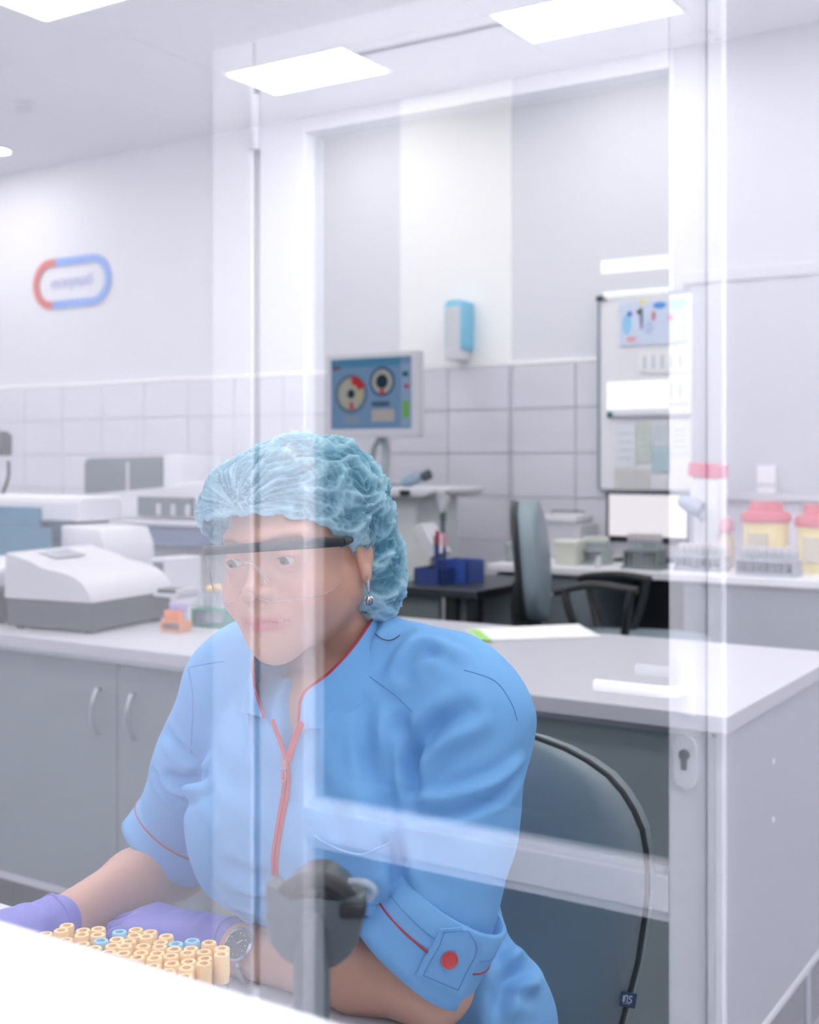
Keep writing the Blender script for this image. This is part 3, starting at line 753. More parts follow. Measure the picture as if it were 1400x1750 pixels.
# ---------------------------------------------------------------- soap dispenser on the pillar
ds = thing('soap_dispenser', tuple(atY(787, 620, BACK-0.012)), 'pale blue and white soap dispenser mounted on the white wall', 'dispenser')
a0, a1 = atY(768, 618, BACK-0.07), atY(808, 512, BACK-0.07)
yb_, yf_ = BACK-0.0125, BACK-0.11
blu = pm('sky_blue_plastic', (128, 196, 226), 0.3)
xw = a0.x+0.092
b = bmesh.new(); prism(b, rrect(a0.x, xw, a0.z+0.04, a1.z, 0.02, 5), yb_-yf_, M=T((0, yf_, 0)), bev=0.004); obj('shell', b, blu, ds, smooth=True)
b = bmesh.new(); bx(b, a0.x+0.006, xw-0.012, yf_-0.006, yf_, a0.z+0.055, a1.z-0.03, bev=0.002); obj('window', b, pm('milky_window', (206, 210, 218), 0.3), ds)
b = bmesh.new(); bx(b, a0.x+0.004, xw-0.01, yf_-0.012, yb_-0.02, a0.z, a0.z+0.055, bev=0.008); obj('push_bar', b, plastic_w, ds)

# ---------------------------------------------------------------- wall sign
sg = thing('wall_sign', tuple(atY(125, 482, BACK)), 'pill-shaped red and blue clinic sign with Cyrillic lettering on the left wall', 'sign')
e0, e1 = atY(59, 530, BACK), atY(191, 433, BACK)
cx, cz = (e0.x+e1.x)/2, CAMZ+(785-482)/FPX*(BACK/(SN*((125-700)/FPX)+CS))
w_ = (e1.x-e0.x); h_ = 0.275; rr = h_/2; st = 0.042
def pill(n=20, inset=0.0):
    r = rr-inset; hl = w_/2-rr; out = []
    for i in range(n+1): a = math.radians(90-180*i/n); out.append((cx+hl+r*math.cos(a), cz+r*math.sin(a)))
    for i in range(n+1): a = math.radians(270-180*i/n); out.append((cx-hl+r*math.cos(a), cz+r*math.sin(a)))
    return out
def ring_piece(o_, i_, idx):
    b = bmesh.new(); y0_, y1_ = BACK-0.012, BACK-0.001
    rows = [[b.verts.new((o_[k][0], y0_, o_[k][1])), b.verts.new((i_[k][0], y0_, i_[k][1])), b.verts.new((i_[k][0], y1_, i_[k][1])), b.verts.new((o_[k][0], y1_, o_[k][1]))] for k in idx]
    for r_, s_ in zip(rows, rows[1:]):
        for j in range(4): b.faces.new((r_[j], s_[j], s_[(j+1) % 4], r_[(j+1) % 4]))
    b.faces.new(rows[0][::-1]); b.faces.new(rows[-1])
    return b
po_, pi_ = pill(), pill(inset=st)
nn = len(po_)
def lerp2(a, b, t): return (a[0]+(b[0]-a[0])*t, a[1]+(b[1]-a[1])*t)
# the blue part: right cap and most of the straights
tb_ = 0.92
bl_o = [lerp2(po_[-1], po_[0], 0.14)]+po_[:21]+[lerp2(po_[20], po_[21], tb_)]
bl_i = [lerp2(pi_[-1], pi_[0], 0.14)]+pi_[:21]+[lerp2(pi_[20], pi_[21], tb_)]
obj('blue_arc', ring_piece(bl_o, bl_i, range(len(bl_o))), pm('sign_blue', (104, 152, 228), 0.4), sg)
rd_o = [lerp2(po_[20], po_[21], tb_)]+po_[21:]+[lerp2(po_[-1], po_[0], 0.14)]
rd_i = [lerp2(pi_[20], pi_[21], tb_)]+pi_[21:]+[lerp2(pi_[-1], pi_[0], 0.14)]
obj('red_arc', ring_piece(rd_o, rd_i, range(len(rd_o))), pm('sign_red', (200, 76, 70), 0.4), sg)
text_obj('lettering', 'ескулаб', 0.085, pm('sign_letter', (170, 178, 232), 0.5), T((cx, BACK-0.003, cz)) @ R(90, 'X'), sg, extrude=0.002, xs=0.98)

# ---------------------------------------------------------------- ceiling fittings
p = atZ(40, 178, CEIL)
t = thing('smoke_detector', (p.x, p.y, CEIL), 'white round smoke detector on the ceiling at the left', 'smoke detector')
b = bmesh.new(); lathe(b, [(0.055, 0), (0.055, -0.012), (0.045, -0.02)], 24, M=T((p.x, p.y, CEIL))); obj('mount', b, plastic_w, t, smooth=True)
b = bmesh.new(); lathe(b, [(0.045, -0.02), (0.042, -0.034), (0.02, -0.042), (0.001, -0.042)], 24, M=T((p.x, p.y, CEIL))); obj('sensor', b, plastic_g, t, smooth=True)
p = atZ(-8, 257, CEIL)
t = thing('downlight', (p.x, p.y, CEIL), 'small round lit downlight on the ceiling at the left edge', 'downlight')
b = bmesh.new(); lathe(b, [(0.10, 0), (0.10, -0.006), (0.075, -0.006), (0.075, 0)], 24, M=T((p.x, p.y, CEIL)), cap=False); obj('ring', b, plastic_w, t)
b = bmesh.new(); lathe(b, [(0.075, -0.003), (0.001, -0.004)], 24, M=T((p.x, p.y, CEIL)), cap=False); obj('lens', b, glow, t)

# ---------------------------------------------------------------- back bench on the right
BZ = 0.93; BY0 = 4.02
bx0 = atY(832, 960, BY0).x
bt_ = thing('bench_worktop', (bx0+1.2, 4.3, BZ), 'long white bench top under the whiteboard and blind', 'worktop')
b = bmesh.new(); bx(b, bx0, XR-0.02, BY0, BACK-0.014, BZ-0.025, BZ, bev=0.002); obj('slab', b, white_lam, bt_)
def bench_cab(xa_, xb_, label, m):
    t = thing('bench_cabinet', ((xa_+xb_)/2, 4.3, 0), label, 'cabinet', 'cabinets under the bench top')
    b = bmesh.new(); bx(b, xa_, xb_, BY0+0.05, BACK-0.03, 0.08, BZ-0.025); obj('body', b, m, t)
    b = bmesh.new(); bx(b, xa_+0.01, xb_-0.01, BY0+0.08, BACK-0.05, 0, 0.08); obj('plinth', b, MATS['plinth'], t)
    n_ = 3
    for i in range(n_):
        za = 0.09+(BZ-0.125)*i/n_; zb = 0.09+(BZ-0.125)*(i+1)/n_-0.004
        b = bmesh.new(); bx(b, xa_+0.002, xb_-0.002, BY0+0.03, BY0+0.049, za, zb, bev=0.002, seg=1); d = obj('drawer', b, m, t)
        b = bmesh.new(); tube(b, [((xa_+xb_)/2-0.06, BY0+0.03, zb-0.06), ((xa_+xb_)/2-0.06, BY0+0.008, zb-0.06), ((xa_+xb_)/2+0.06, BY0+0.008, zb-0.06), ((xa_+xb_)/2+0.06, BY0+0.03, zb-0.06)], 0.005, 8); obj('handle', b, steel, d)
cabm = pm('bench_grey', (122, 132, 142), 0.5, var=0.02)
kx0, kx1 = atY(1003, 1000, BY0).x, atY(1162, 1000, BY0).x
bench_cab(bx0+0.02, kx0, 'grey drawer cabinet under the bench left of the knee space', cabm)
bench_cab(kx1, XR-0.05, 'grey drawer cabinet under the bench below the sharps containers', cabm)
t = thing('knee_space_dark', ((kx0+kx1)/2, 4.5, 0), 'added near-black board darkening the open knee space under the bench', 'panel')
b = bmesh.new(); bx(b, kx0+0.002, kx1-0.002, 4.45, 4.47, 0.05, BZ-0.03); obj('board', b, pm('knee_shade', (40, 48, 54), 0.6), t)  # near-black colour stands in for shade in the knee space
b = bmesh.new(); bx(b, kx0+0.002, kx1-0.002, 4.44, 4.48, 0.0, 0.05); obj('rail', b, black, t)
def bp(px, Y): return atY(px, 940, Y).x

# whiteboard with hanging sheets
wbx0, wbx1 = atY(1028, 700, BACK-0.02).x, atY(1184, 700, BACK-0.02).x
wz_0, wz_1 = 1.20, atY(1090, 506, BACK-0.02).z
wbd = thing('whiteboard', (wbx0, BACK-0.02, wz_0), 'white magnetic board with hanging calendar sheets above the computer', 'whiteboard')
b = bmesh.new(); bx(b, wbx0, wbx1, BACK-0.035, BACK-0.015, wz_0, wz_1, bev=0.002); obj('board', b, pm('board_enamel', (232, 233, 240), 0.12, var=0.01), wbd)
b = bmesh.new()
bx(b, wbx0-0.008, wbx0, BACK-0.042, BACK-0.015, wz_0, wz_1, bev=0.001); bx(b, wbx0, wbx1, BACK-0.042, BACK-0.015, wz_1, wz_1+0.008, bev=0.001); bx(b, wbx0, wbx1, BACK-0.042, BACK-0.015, wz_0-0.008, wz_0, bev=0.001)
obj('frame', b, pm('board_frame', (150, 160, 176), 0.35, metal=0.6), wbd)
b = bmesh.new(); bx(b, wbx0-0.014, wbx0+0.03, BACK-0.045, BACK-0.036, wz_1-0.012, wz_1+0.01, bev=0.002); obj('corner_clip', b, plastic_d, wbd)
YW = BACK-0.037
gm = atY(1043, 709, YW); b = bmesh.new(); lathe(b, [(0.013, 0), (0.013, 0.006), (0.010, 0.008)], 14, M=T((gm.x, YW, gm.z)) @ R(90, 'X')); o = obj('magnet', b, pm('green_magnet', (20, 110, 90), 0.4), wbd, label='dark green round magnet')
bar0, bar1 = atY(1048, 712, YW), atY(1182, 706, YW)
b = bmesh.new(); bx(b, bar0.x, bar1.x, YW-0.010, YW+0.001, bar0.z-0.008, bar0.z+0.008, bev=0.002); obj('magnet_strip', b, pm('strip_grey', (170, 174, 186), 0.4), wbd)
cal = thing('wall_calendar', tuple(atY(1115, 575, YW)), 'calendar sheet with blue cartoon-like picture hanging on the whiteboard', 'calendar')
cal['label'] = 'calendar with a pale blue illustrated picture hanging on the whiteboard'
c0, c1 = atY(1060, 592, YW), atY(1176, 509, YW)
b = bmesh.new(); bx(b, c0.x, c1.x, YW-0.004, YW-0.001, c0.z, c1.z); pic = obj('picture_sheet', b, pm('picture_paper', (206, 218, 240), 0.6), cal)
def spot(px, py, rx, rz_, rgb, nm='print_shape'):
    p = atY(px, py, YW); sc_ = (BACK/0.95)/FPX
    b = bmesh.new(); vv = [b.verts.new((p.x+rx*sc_*math.cos(2*PI*i/14), YW-0.0045, p.z+rz_*sc_*math.sin(2*PI*i/14))) for i in range(14)]; b.faces.new(vv)
    obj(nm, b, pm('print_%d_%d_%d' % rgb, rgb, 0.6), pic)
for a in ((1072, 555, 9, 17, (150, 205, 240)), (1077, 537, 5, 5, (90, 120, 220)), (1128, 522, 12, 6, (90, 150, 225)), (1100, 517, 5, 5, (240, 225, 110)), (1097, 545, 3, 20, (120, 125, 150)), (1094, 533, 6, 5, (120, 120, 120)), (1118, 540, 4, 9, (190, 130, 150)), (1147, 543, 5, 6, (225, 150, 175)), (1080, 580, 10, 5, (225, 170, 180)), (1160, 520, 14, 10, (170, 205, 245)), (1110, 560, 9, 12, (190, 200, 235))): spot(*a)
for (q0, q1) in ((596, 638), (643, 690)):
    s0, s1 = atY(1092, q1, YW), atY(1176, q0, YW)
    b = bmesh.new(); bx(b, s0.x, s1.x, YW-0.004, YW-0.001, s0.z, s1.z); sh = obj('month_sheet', b, pm('paper', (236, 236, 240), 0.7), cal)
    b = bmesh.new()
    for k in range(5): xx = s0.x+(s1.x-s0.x)*(0.1+0.18*k); bx(b, xx, xx+0.012, YW-0.0046, YW-0.004, s0.z+0.015, s1.z-0.02)
    obj('printed_columns', b, pm('faint_print', (190, 198, 216), 0.7), sh)
hang = [(1052, 1086, 722, 800, (222, 228, 236), 'white printed sheet hanging below the magnet strip on the whiteboard'), (1088, 1112, 722, 790, (204, 214, 206), 'pale green-grey sheet hanging from the magnet strip'),
        (1114, 1142, 722, 762, (212, 220, 226), 'short pale sheet hanging from the magnet strip'), (1114, 1144, 764, 806, (186, 214, 222), 'pale turquoise sheet low on the whiteboard'),
        (1050, 1110, 802, 838, (214, 210, 206), 'wide beige sheet at the foot of the whiteboard'), (1146, 1176, 722, 775, (226, 228, 238), 'white sheet at the right end of the magnet strip')]
for x0, x1, y0, y1, rgb, lab in hang:
    a = atY(x0, y1, YW); c = atY(x1, y0, YW)
    t = thing('notice_sheet', (a.x, YW, a.z), lab, 'sheet', 'sheets on the whiteboard')
    b = bmesh.new(); bx(b, a.x, c.x, YW-0.003, YW-0.0015, a.z, c.z); obj('paper', b, pm('sheet_%d_%d_%d' % rgb, rgb, 0.7), t)
    b = bmesh.new()
    for k in range(4): zz = a.z+(c.z-a.z)*(0.2+0.18*k); bx(b, a.x+0.012, c.x-0.012, YW-0.0034, YW-0.003, zz, zz+0.006)
    obj('printed_lines', b, pm('faint_print', (190, 198, 216), 0.7), t)

# computer monitor on the bench
YP = 4.44
p0, p1 = atY(1036, 921, YP), atY(1177, 845, YP)
pc = thing('computer_monitor', ((p0.x+p1.x)/2, YP+0.02, BZ), 'black framed computer monitor with a blank white screen on the bench', 'monitor')
b = bmesh.new(); bx(b, p0.x, p1.x, YP, YP+0.035, p0.z-0.012, p1.z+0.004, bev=0.003); obj('housing', b, black, pc)
b = bmesh.new(); bx(b, p0.x+0.012, p1.x-0.008, YP-0.001, YP+0.001, p0.z+0.014, p1.z-0.004); obj('screen', b, emit('white_screen', (246, 240, 246), 1.35), pc)
mx_ = (p0.x+p1.x)/2
b = bmesh.new(); bx(b, mx_-0.03, mx_+0.03, YP+0.02, YP+0.05, BZ+0.012, p0.z+0.05, bev=0.004); bx(b, mx_-0.11, mx_+0.11, YP-0.07, YP+0.12, BZ, BZ+0.012, bev=0.004); obj('stand', b, black, pc)

# instruments and racks on the bench
def box_device(px0, px1, py0, Y, d_, label, m, name='bench_device'):
    xa_, xb_ = bp(px0, Y), bp(px1, Y); zt_ = atY((px0+px1)/2, py0, Y).z
    t = thing(name, ((xa_+xb_)/2, Y+d_/2, BZ), label, 'device')
    return t, xa_, xb_, zt_
t, xa_, xb_, zt_ = box_device(921, 992, 880, 4.40, 0.18, 'white table printer with a raised lid rail behind the grey chair', plastic_w, 'table_printer')
b = bmesh.new(); bx(b, xa_, xb_, 4.40, 4.58, BZ, zt_-0.035, bev=0.008); obj('body', b, plastic_g, t)
b = bmesh.new(); bx(b, xa_+0.006, xb_-0.012, 4.392, 4.56, zt_-0.035, zt_, bev=0.012); obj('lid', b, plastic_w, t, smooth=True)
b = bmesh.new(); tube(b, [(xa_+0.01, 4.50, zt_-0.005), (xa_+0.01, 4.50, zt_+0.012), (xb_-0.03, 4.50, zt_+0.012), (xb_-0.03, 4.50, zt_-0.005)], 0.003, 6); obj('lid_rail', b, plastic_d, t)
# tip boxes: body + lid
def tip_box(px0, px1, py0, Y, label, rgb, lidrgb):
    t, xa_, xb_, zt_ = box_device(px0, px1, py0, Y, 0.09, label, None, 'tip_box')
    b = bmesh.new(); prism(b, [(xa_+0.004, BZ), (xb_-0.004, BZ), (xb_, zt_-0.012), (xa_, zt_-0.012)], 0.09, M=T((0, Y, 0)), bev=0.003); obj('body', b, pm('tip_body_%d' % rgb[0], rgb, 0.5), t)
    b = bmesh.new(); bx(b, xa_-0.003, xb_+0.003, Y-0.003, Y+0.093, zt_-0.012, zt_, bev=0.003); obj('lid', b, pm('tip_lid_%d' % lidrgb[0], lidrgb, 0.5), t)
tip_box(946, 985, 924, 4.12, 'cream pipette tip box on the bench in front of the white printer', (196, 200, 190), (220, 222, 212))
tip_box(862, 876, 928, 4.15, 'grey tip box half hidden behind the grey chair backrest', (150, 160, 160), (170, 178, 178))
def grid_rack(px0, px1, py0, Y, label, rgb, slope, vial, nv=6):
    t, xa_, xb_, zt_ = box_device(px0, px1, py0, Y, 0.1, label, None, 'vial_rack')
    m = pm('rack_%d_%d' % (rgb[0], rgb[1]), rgb, 0.5)
    zmid = BZ+(zt_-BZ)*0.55
    b = bmesh.new(); prism(b, [(xa_-slope, BZ), (xb_+slope, BZ), (xb_+slope*0.6, BZ+0.012), (xa_-slope*0.6, BZ+0.012)], 0.1, M=T((0, Y, 0)), bev=0.002); obj('base', b, m, t)
    b = bmesh.new(); bx(b, xa_, xb_, Y, Y+0.1, zmid-0.008, zmid, bev=0.001); obj('top_plate', b, m, t)
    for s_ in (xa_, xb_-0.005):
        b = bmesh.new(); bx(b, s_, s_+0.005, Y, Y+0.1, BZ+0.012, zmid-0.008); obj('side', b, m, t)
    for i in range(nv):
        for j in range(2):
            x = xa_+0.012+(xb_-xa_-0.024)*i/(nv-1); y = Y+0.03+0.04*j
            key = ('v', vial)
            if key not in tube_protos:
                v = thing('vial', (0, 0, 0), '', 'vial', '')
                c = bmesh.new(); lathe(c, [(0.0065, 0), (0.0065, 0.055)], 10); obj('body', c, pm('vial_glass_'+vial, (170, 180, 186), 0.2), v, local=True, smooth=True)
                c = bmesh.new(); lathe(c, [(0.0075, 0.055), (0.0075, 0.068), (0.006, 0.07)], 10); obj('cap', c, pm('vial_cap_'+vial, {'grey': (196, 190, 196), 'pale': (206, 212, 206)}[vial], 0.5), v, local=True, smooth=True)
                tube_protos[key] = v; o = v
            else: o = copy_tree(tube_protos[key])
            o.location = (x, y, BZ+0.0125); o['label'] = 'small capped vial in the '+label; o['group'] = 'vials in the '+label
            sc_ = max(0.5, (zt_-BZ-0.0125)/0.07); o.scale = (1, 1, sc_)
grid_rack(1065, 1122, 913, 4.10, 'grey vial rack in front of the computer monitor', (120, 132, 134), 0.012, 'grey', 7)
grid_rack(990, 1030, 918, 4.18, 'pale grid rack left of the computer monitor', (160, 172, 172), 0.004, 'pale', 5)
grid_rack(1152, 1232, 930, 4.14, 'low grey rack at the foot of the desk lamp', (150, 156, 168), 0.004, 'grey', 7)
grid_rack(1258, 1358, 936, 4.08, 'long low grey rack before the sharps containers', (150, 156, 168), 0.004, 'grey', 8)
p = atY(1022, 958, 4.06)
t = thing('reagent_bottle', (p.x, 4.06, BZ), 'tiny white bottle at the front edge of the bench', 'bottle')
b = bmesh.new(); lathe(b, [(0.011, 0), (0.011, 0.028), (0.006, 0.033)], 12, M=T((p.x, 4.06, BZ))); obj('body', b, plastic_w, t, smooth=True)
b = bmesh.new(); lathe(b, [(0.007, 0.033), (0.007, 0.046)], 12, M=T((p.x, 4.06, BZ))); obj('cap', b, plastic_w, t)
# sharps containers
def sharps(px0, px1, py_lid, py_mid, Y, label):
    xa_, xb_ = bp(px0, Y), bp(px1, Y); zt_ = atY((px0+px1)/2, py_lid, Y).z; zm_ = atY((px0+px1)/2, py_mid, Y).z
    xc = (xa_+xb_)/2; r_ = (xb_-xa_)/2
    t = thing('sharps_container', (xc, Y, BZ), label, 'container', 'yellow sharps containers')
    b = bmesh.new(); lathe(b, [(r_*0.84, 0), (r_*0.86, 0.01), (r_*0.96, zm_-BZ-0.01), (r_*0.97, zm_-BZ)], 28, M=T((xc, Y, BZ))); obj('bucket', b, pm('pale_yellow_plastic', (244, 228, 158), 0.4), t, smooth=True)
    hh = zt_-zm_
    b = bmesh.new(); lathe(b, [(r_*1.05, -0.008), (r_*1.06, 0.012), (r_*0.98, hh*0.42), (r_*0.74, hh*0.5), (r_*0.70, hh*0.95), (r_*0.62, hh)], 28, M=T((xc, Y, zm_))); ld = obj('lid', b, pm('red_lid', (206, 92, 104), 0.4), t, smooth=True)
    b = bmesh.new(); bx(b, xc-r_*0.5, xc+r_*0.35, Y-r_-0.004, Y-r_*0.78, BZ+(zm_-BZ)*0.25, BZ+(zm_-BZ)*0.75); obj('label_patch', b, pm('label_grey', (200, 190, 168), 0.6), t)
sharps(1270, 1350, 857, 888, 4.32, 'pale yellow sharps container with red lid left of its twin')
sharps(1362, 1452, 862, 896, 4.33, 'pale yellow sharps container with red lid cut by the right edge')
# desk lamp
YL = 4.325
t = thing('desk_lamp', tuple(atY(1185, 945, YL)), 'grey-blue jointed desk lamp between the computer monitor and sharps containers', 'lamp')
lm = pm('lamp_grey', (150, 162, 184), 0.4)
hp = atY(1178, 862, YL)
b = bmesh.new(); lathe(b, [(0.03, -0.05), (0.032, -0.01), (0.024, 0.03), (0.012, 0.045)], 18, M=T(hp) @ R(-65, 'Y')); obj('lamp_head', b, lm, t, smooth=True)
b = bmesh.new(); tube(b, [atY(1178, 858, YL), atY(1204, 890, YL)], 0.011, 10); obj('upper_arm', b, lm, t, smooth=True)
b = bmesh.new(); tube(b, [atY(1180, 862, YL), atY(1182, 900, YL), Vector((atY(1182, 930, YL).x, YL, BZ+0.012))], 0.008, 10); obj('post', b, lm, t, smooth=True)
b = bmesh.new(); lathe(b, [(0.06, 0), (0.06, 0.01), (0.02, 0.014)], 22, M=T((atY(1182, 930, YL).x, YL, BZ))); obj('base', b, lm, t, smooth=True)
# tall white box with red lid
YQ = 4.46
q = atY(1211, 845, YQ)
t = thing('waste_box', (q.x, YQ, BZ), 'tall white carton with a tilted rose red flap beside the roller blind', 'box')
zt_ = atY(1211, 818, YQ).z
b = bmesh.new(); bx(b, q.x-0.055, q.x+0.055, YQ-0.05, YQ+0.05, BZ, zt_, bev=0.004); obj('carton', b, white_lam, t)
b = bmesh.new(); bx(b, -0.06, 0.06, -0.055, 0.055, -0.026, 0.026, bev=0.004, M=T((q.x, YQ, zt_+0.03)) @ R(5, 'Y')); obj('flap', b, pm('rose_lid', (206, 90, 120), 0.45), t)
q = atY(1242, 900, 4.38)
t = thing('spray_bottle', (q.x, 4.38, BZ), 'small beige bottle with a rose cap left of the sharps containers', 'bottle')
b = bmesh.new(); lathe(b, [(0.026, 0), (0.028, 0.004), (0.028, 0.10), (0.014, 0.125)], 18, M=T((q.x, 4.38, BZ))); obj('body', b, pm('beige_bottle', (206, 190, 170), 0.4), t, smooth=True)
b = bmesh.new(); lathe(b, [(0.022, 0.125), (0.03, 0.13), (0.024, 0.165), (0.012, 0.18)], 18, M=T((q.x, 4.38, BZ))); obj('cap', b, pm('rose_cap', (190, 120, 145), 0.4), t, smooth=True)
# small white carton on the window sill
q = atY(1310, 840, BACK-0.045)
t = thing('small_carton', (q.x, BACK-0.045, wz0), 'small white carton standing on the sill before the blind', 'carton')
b = bmesh.new(); bx(b, q.x-0.034, q.x+0.034, BACK-0.049, BACK-0.029, wz0, wz0+0.105, bev=0.001); obj('box', b, white_lam, t)
b = bmesh.new(); bx(b, q.x-0.034, q.x+0.034, BACK-0.0495, BACK-0.049, wz0+0.02, wz0+0.04); obj('print_band', b, plastic_g, t)

# ---------------------------------------------------------------- grey chair at the bench, facing right
chm = pm('grey_chair_vinyl', (126, 142, 152), 0.4, var=0.04, scale=30, bump=0.05, bscale=300)
YH = 3.50
gc = thing('bench_chair', (atY(960, 1000, YH).x, YH, 0), 'grey padded chair with black armrests at the back bench', 'chair')
def Q(px, py, Y=YH): return atY(px, py, Y)
# backrest: pad facing +X, built as a stack of rounded sections
def cushion(bm, secs, n=28):
    rings = []
    for (cx_, cy_, cz_, hw, hd, rot) in secs:
        ring = []
        for i in range(n):
            a = 2*PI*i/n; ca_, sa_ = math.cos(a), math.sin(a)
            u = math.copysign(abs(ca_)**0.6, ca_)*hw; v = math.copysign(abs(sa_)**0.6, sa_)*hd
            ring.append(bm.verts.new((cx_+u*math.cos(rot)-v*math.sin(rot), cy_+u*math.sin(rot)+v*math.cos(rot), cz_)))
        rings.append(ring)
    for a, b in zip(rings, rings[1:]):
        for i in range(n): bm.faces.new((a[i], a[(i+1) % n], b[(i+1) % n], b[i]))
    bm.faces.new(rings[0][::-1]); bm.faces.new(rings[-1]); return bm
zt_, zb_ = Q(900, 856).z, Q(915, 1060).z
secs = []
for i in range(13):
    s_ = i/12; z = zt_+(zb_-zt_)*s_
    hw = 0.205*(1-abs(2*s_-1)**3.2)**0.5+0.012
    xm = Q(903+16*s_, 900).x
    secs.append((xm+0.008*math.sin(s_*PI), YH, z, hw, 0.034+0.008*math.sin(PI*s_), math.radians(90+22)))
b = bmesh.new(); cushion(b, secs); obj('backrest', b, chm, gc, smooth='all')
secs2 = [(c_[0]-0.036, c_[1]-0.012, c_[2], c_[3]*0.98, 0.016, c_[5]) for c_ in secs]
b = bmesh.new(); cushion(b, secs2); obj('back_shell', b, black, gc, smooth='all')
sc = Q(1010, 1000)
seat_z = 0.775
b = bmesh.new(); secs = []
for (z, e) in ((seat_z-0.06, 0.85), (seat_z-0.05, 0.95), (seat_z-0.02, 1.0), (seat_z-0.005, 0.96), (seat_z, 0.85)):
    secs.append((sc.x+0.12, YH+0.05, z, 0.24*e, 0.23*e, math.radians(22)))
cushion(b, secs); obj('seat', b, chm, gc, smooth='all')
def armrest(pts, name='armrest'):
    b = bmesh.new(); tube(b, smooth_path(pts, 6), 0.017, 8, flat=0.7); return obj(name, b, black, gc, smooth=True)
az = Q(1000, 985, 3.3).z
def A(px, py, Y): return atY(px, py, Y)
armrest([A(948, 1012, 3.30), A(985, 1003, 3.30), A(1020, 1000, 3.30), A(1090, 1010, 3.30)])
armrest([A(965, 1010, 3.30), A(975, 1050, 3.30), Vector((A(995, 1075, 3.30).x, 3.34, seat_z-0.03))], 'arm_support')
armrest([A(1080, 1008, 3.30), A(1072, 1050, 3.30), Vector((A(1055, 1080, 3.30).x, 3.34, seat_z-0.03))], 'arm_support')
armrest([A(990, 990, 3.72), A(1005, 985, 3.72), A(1060, 982, 3.72), A(1112, 990, 3.72)])
armrest([A(1005, 990, 3.72), A(1013, 1030, 3.72), Vector((A(1035, 1060, 3.72).x, 3.70, seat_z-0.03))], 'arm_support')
armrest([A(1105, 988, 3.72), A(1098, 1030, 3.72), Vector((A(1080, 1060, 3.72).x, 3.70, seat_z-0.03))], 'arm_support')
b = bmesh.new(); tube(b, smooth_path([(Q(905, 1040).x-0.03, YH-0.01, zb_+0.12), (Q(905, 1060).x-0.02, YH, zb_-0.05), (sc.x, YH+0.02, seat_z-0.075), (sc.x+0.12, YH+0.05, seat_z-0.07)], 6), 0.022, 10); obj('back_bracket', b, black, gc, smooth=True)
def chair_base(t, x, y, ztop, rz):
    b = bmesh.new(); lathe(b, [(0.028, 0.09), (0.028, ztop*0.6), (0.02, ztop*0.6), (0.02, ztop)], 16, M=T((x, y, 0))); obj('gas_post', b, black, t, smooth=True)
    for k in range(5):
        a = rz+2*PI*k/5
        b = bmesh.new(); tube(b, [(x, y, 0.10), (x+0.15*math.cos(a), y+0.15*math.sin(a), 0.085), (x+0.29*math.cos(a), y+0.29*math.sin(a), 0.065)], [0.026, 0.022, 0.016], 10); obj('base_arm', b, black, t, smooth=True)
        b = bmesh.new(); lathe(b, [(0.012, -0.02), (0.028, -0.018), (0.028, 0.018), (0.012, 0.02)], 16, M=T((x+0.29*math.cos(a), y+0.29*math.sin(a), 0.028)) @ Matrix.Rotation(a+0.6, 4, 'Z') @ R(90, 'X')); obj('castor', b, black, t, smooth=True)
chair_base(gc, sc.x+0.12, YH+0.05, seat_z-0.06, 0.3)

# ---------------------------------------------------------------- office chair of the seated person
oc = thing('office_chair', (-0.80, 1.22, 0), 'grey office chair with black piping behind the seated person', 'chair')
ocm = pm('slate_chair_vinyl', (120, 134, 142), 0.38, var=0.04, scale=40, bump=0.06, bscale=350)
YO = 1.42
xo = -0.795
def oc_half(z):
    # half width of the backrest outline by height (0.50 .. 0.965)
    pts_ = [(0.50, 0.135), (0.55, 0.168), (0.62, 0.198), (0.70, 0.219), (0.78, 0.231), (0.83, 0.231), (0.87, 0.223), (0.90, 0.205), (0.925, 0.178), (0.945, 0.138), (0.957, 0.09), (0.963, 0.03)]
    for (a, b_), (c, d) in zip(pts_, pts_[1:]):
        if a <= z <= c: return b_+(d-b_)*(z-a)/(c-a)
    return pts_[0][1] if z < 0.5 else 0.02
zs = [0.50+0.4645*(1-math.cos(PI*i/26))/2 for i in range(27)]
def oc_y(z, u): return YO+0.02*(z-0.7)-0.05*u*u*0+0.10*(0.25-(u*0.5)**2)*0.35
outl = []
for sgn in (1, -1):
    pass
b = bmesh.new(); NU = 20; front = []
for z in zs:
    hw = oc_half(min(z, 0.9629)); row = []
    for j in range(NU+1):
        u = -1+2*j/NU
        edge = (1-abs(u)**4)*(1-max(0, abs(z-0.73)/0.235)**6)
        row.append(b.verts.new((xo+u*hw, oc_y(z, u)-0.030*max(0, edge)**0.6, z)))
    front.append(row)
back = []
for z in zs:
    hw = oc_half(min(z, 0.9629)); back.append([b.verts.new((xo+(-1+2*j/NU)*hw, oc_y(z, -1+2*j/NU)+0.03, z)) for j in range(NU+1)])
for g_, fl in ((front, False), (back, True)):
    for r0, r1 in zip(g_, g_[1:]):
        for j in range(NU):
            f_ = (r0[j], r0[j+1], r1[j+1], r1[j]); b.faces.new(f_[::-1] if fl else f_)
for i in range(len(zs)-1):
    b.faces.new((front[i][0], front[i+1][0], back[i+1][0], back[i][0])); b.faces.new((front[i][-1], back[i][-1], back[i+1][-1], front[i+1][-1]))
b.faces.new([v for v in front[0]]+[v for v in back[0][::-1]]); b.faces.new([v for v in front[-1][::-1]]+[v for v in back[-1]])
obj('backrest', b, ocm, oc, smooth='all')
path = [Vector((xo+oc_half(min(z, 0.9629)), oc_y(z, 1)+0.004, z)) for z in zs]+[Vector((xo-oc_half(min(z, 0.9629)), oc_y(z, -1)+0.004, z)) for z in zs[::-1]]
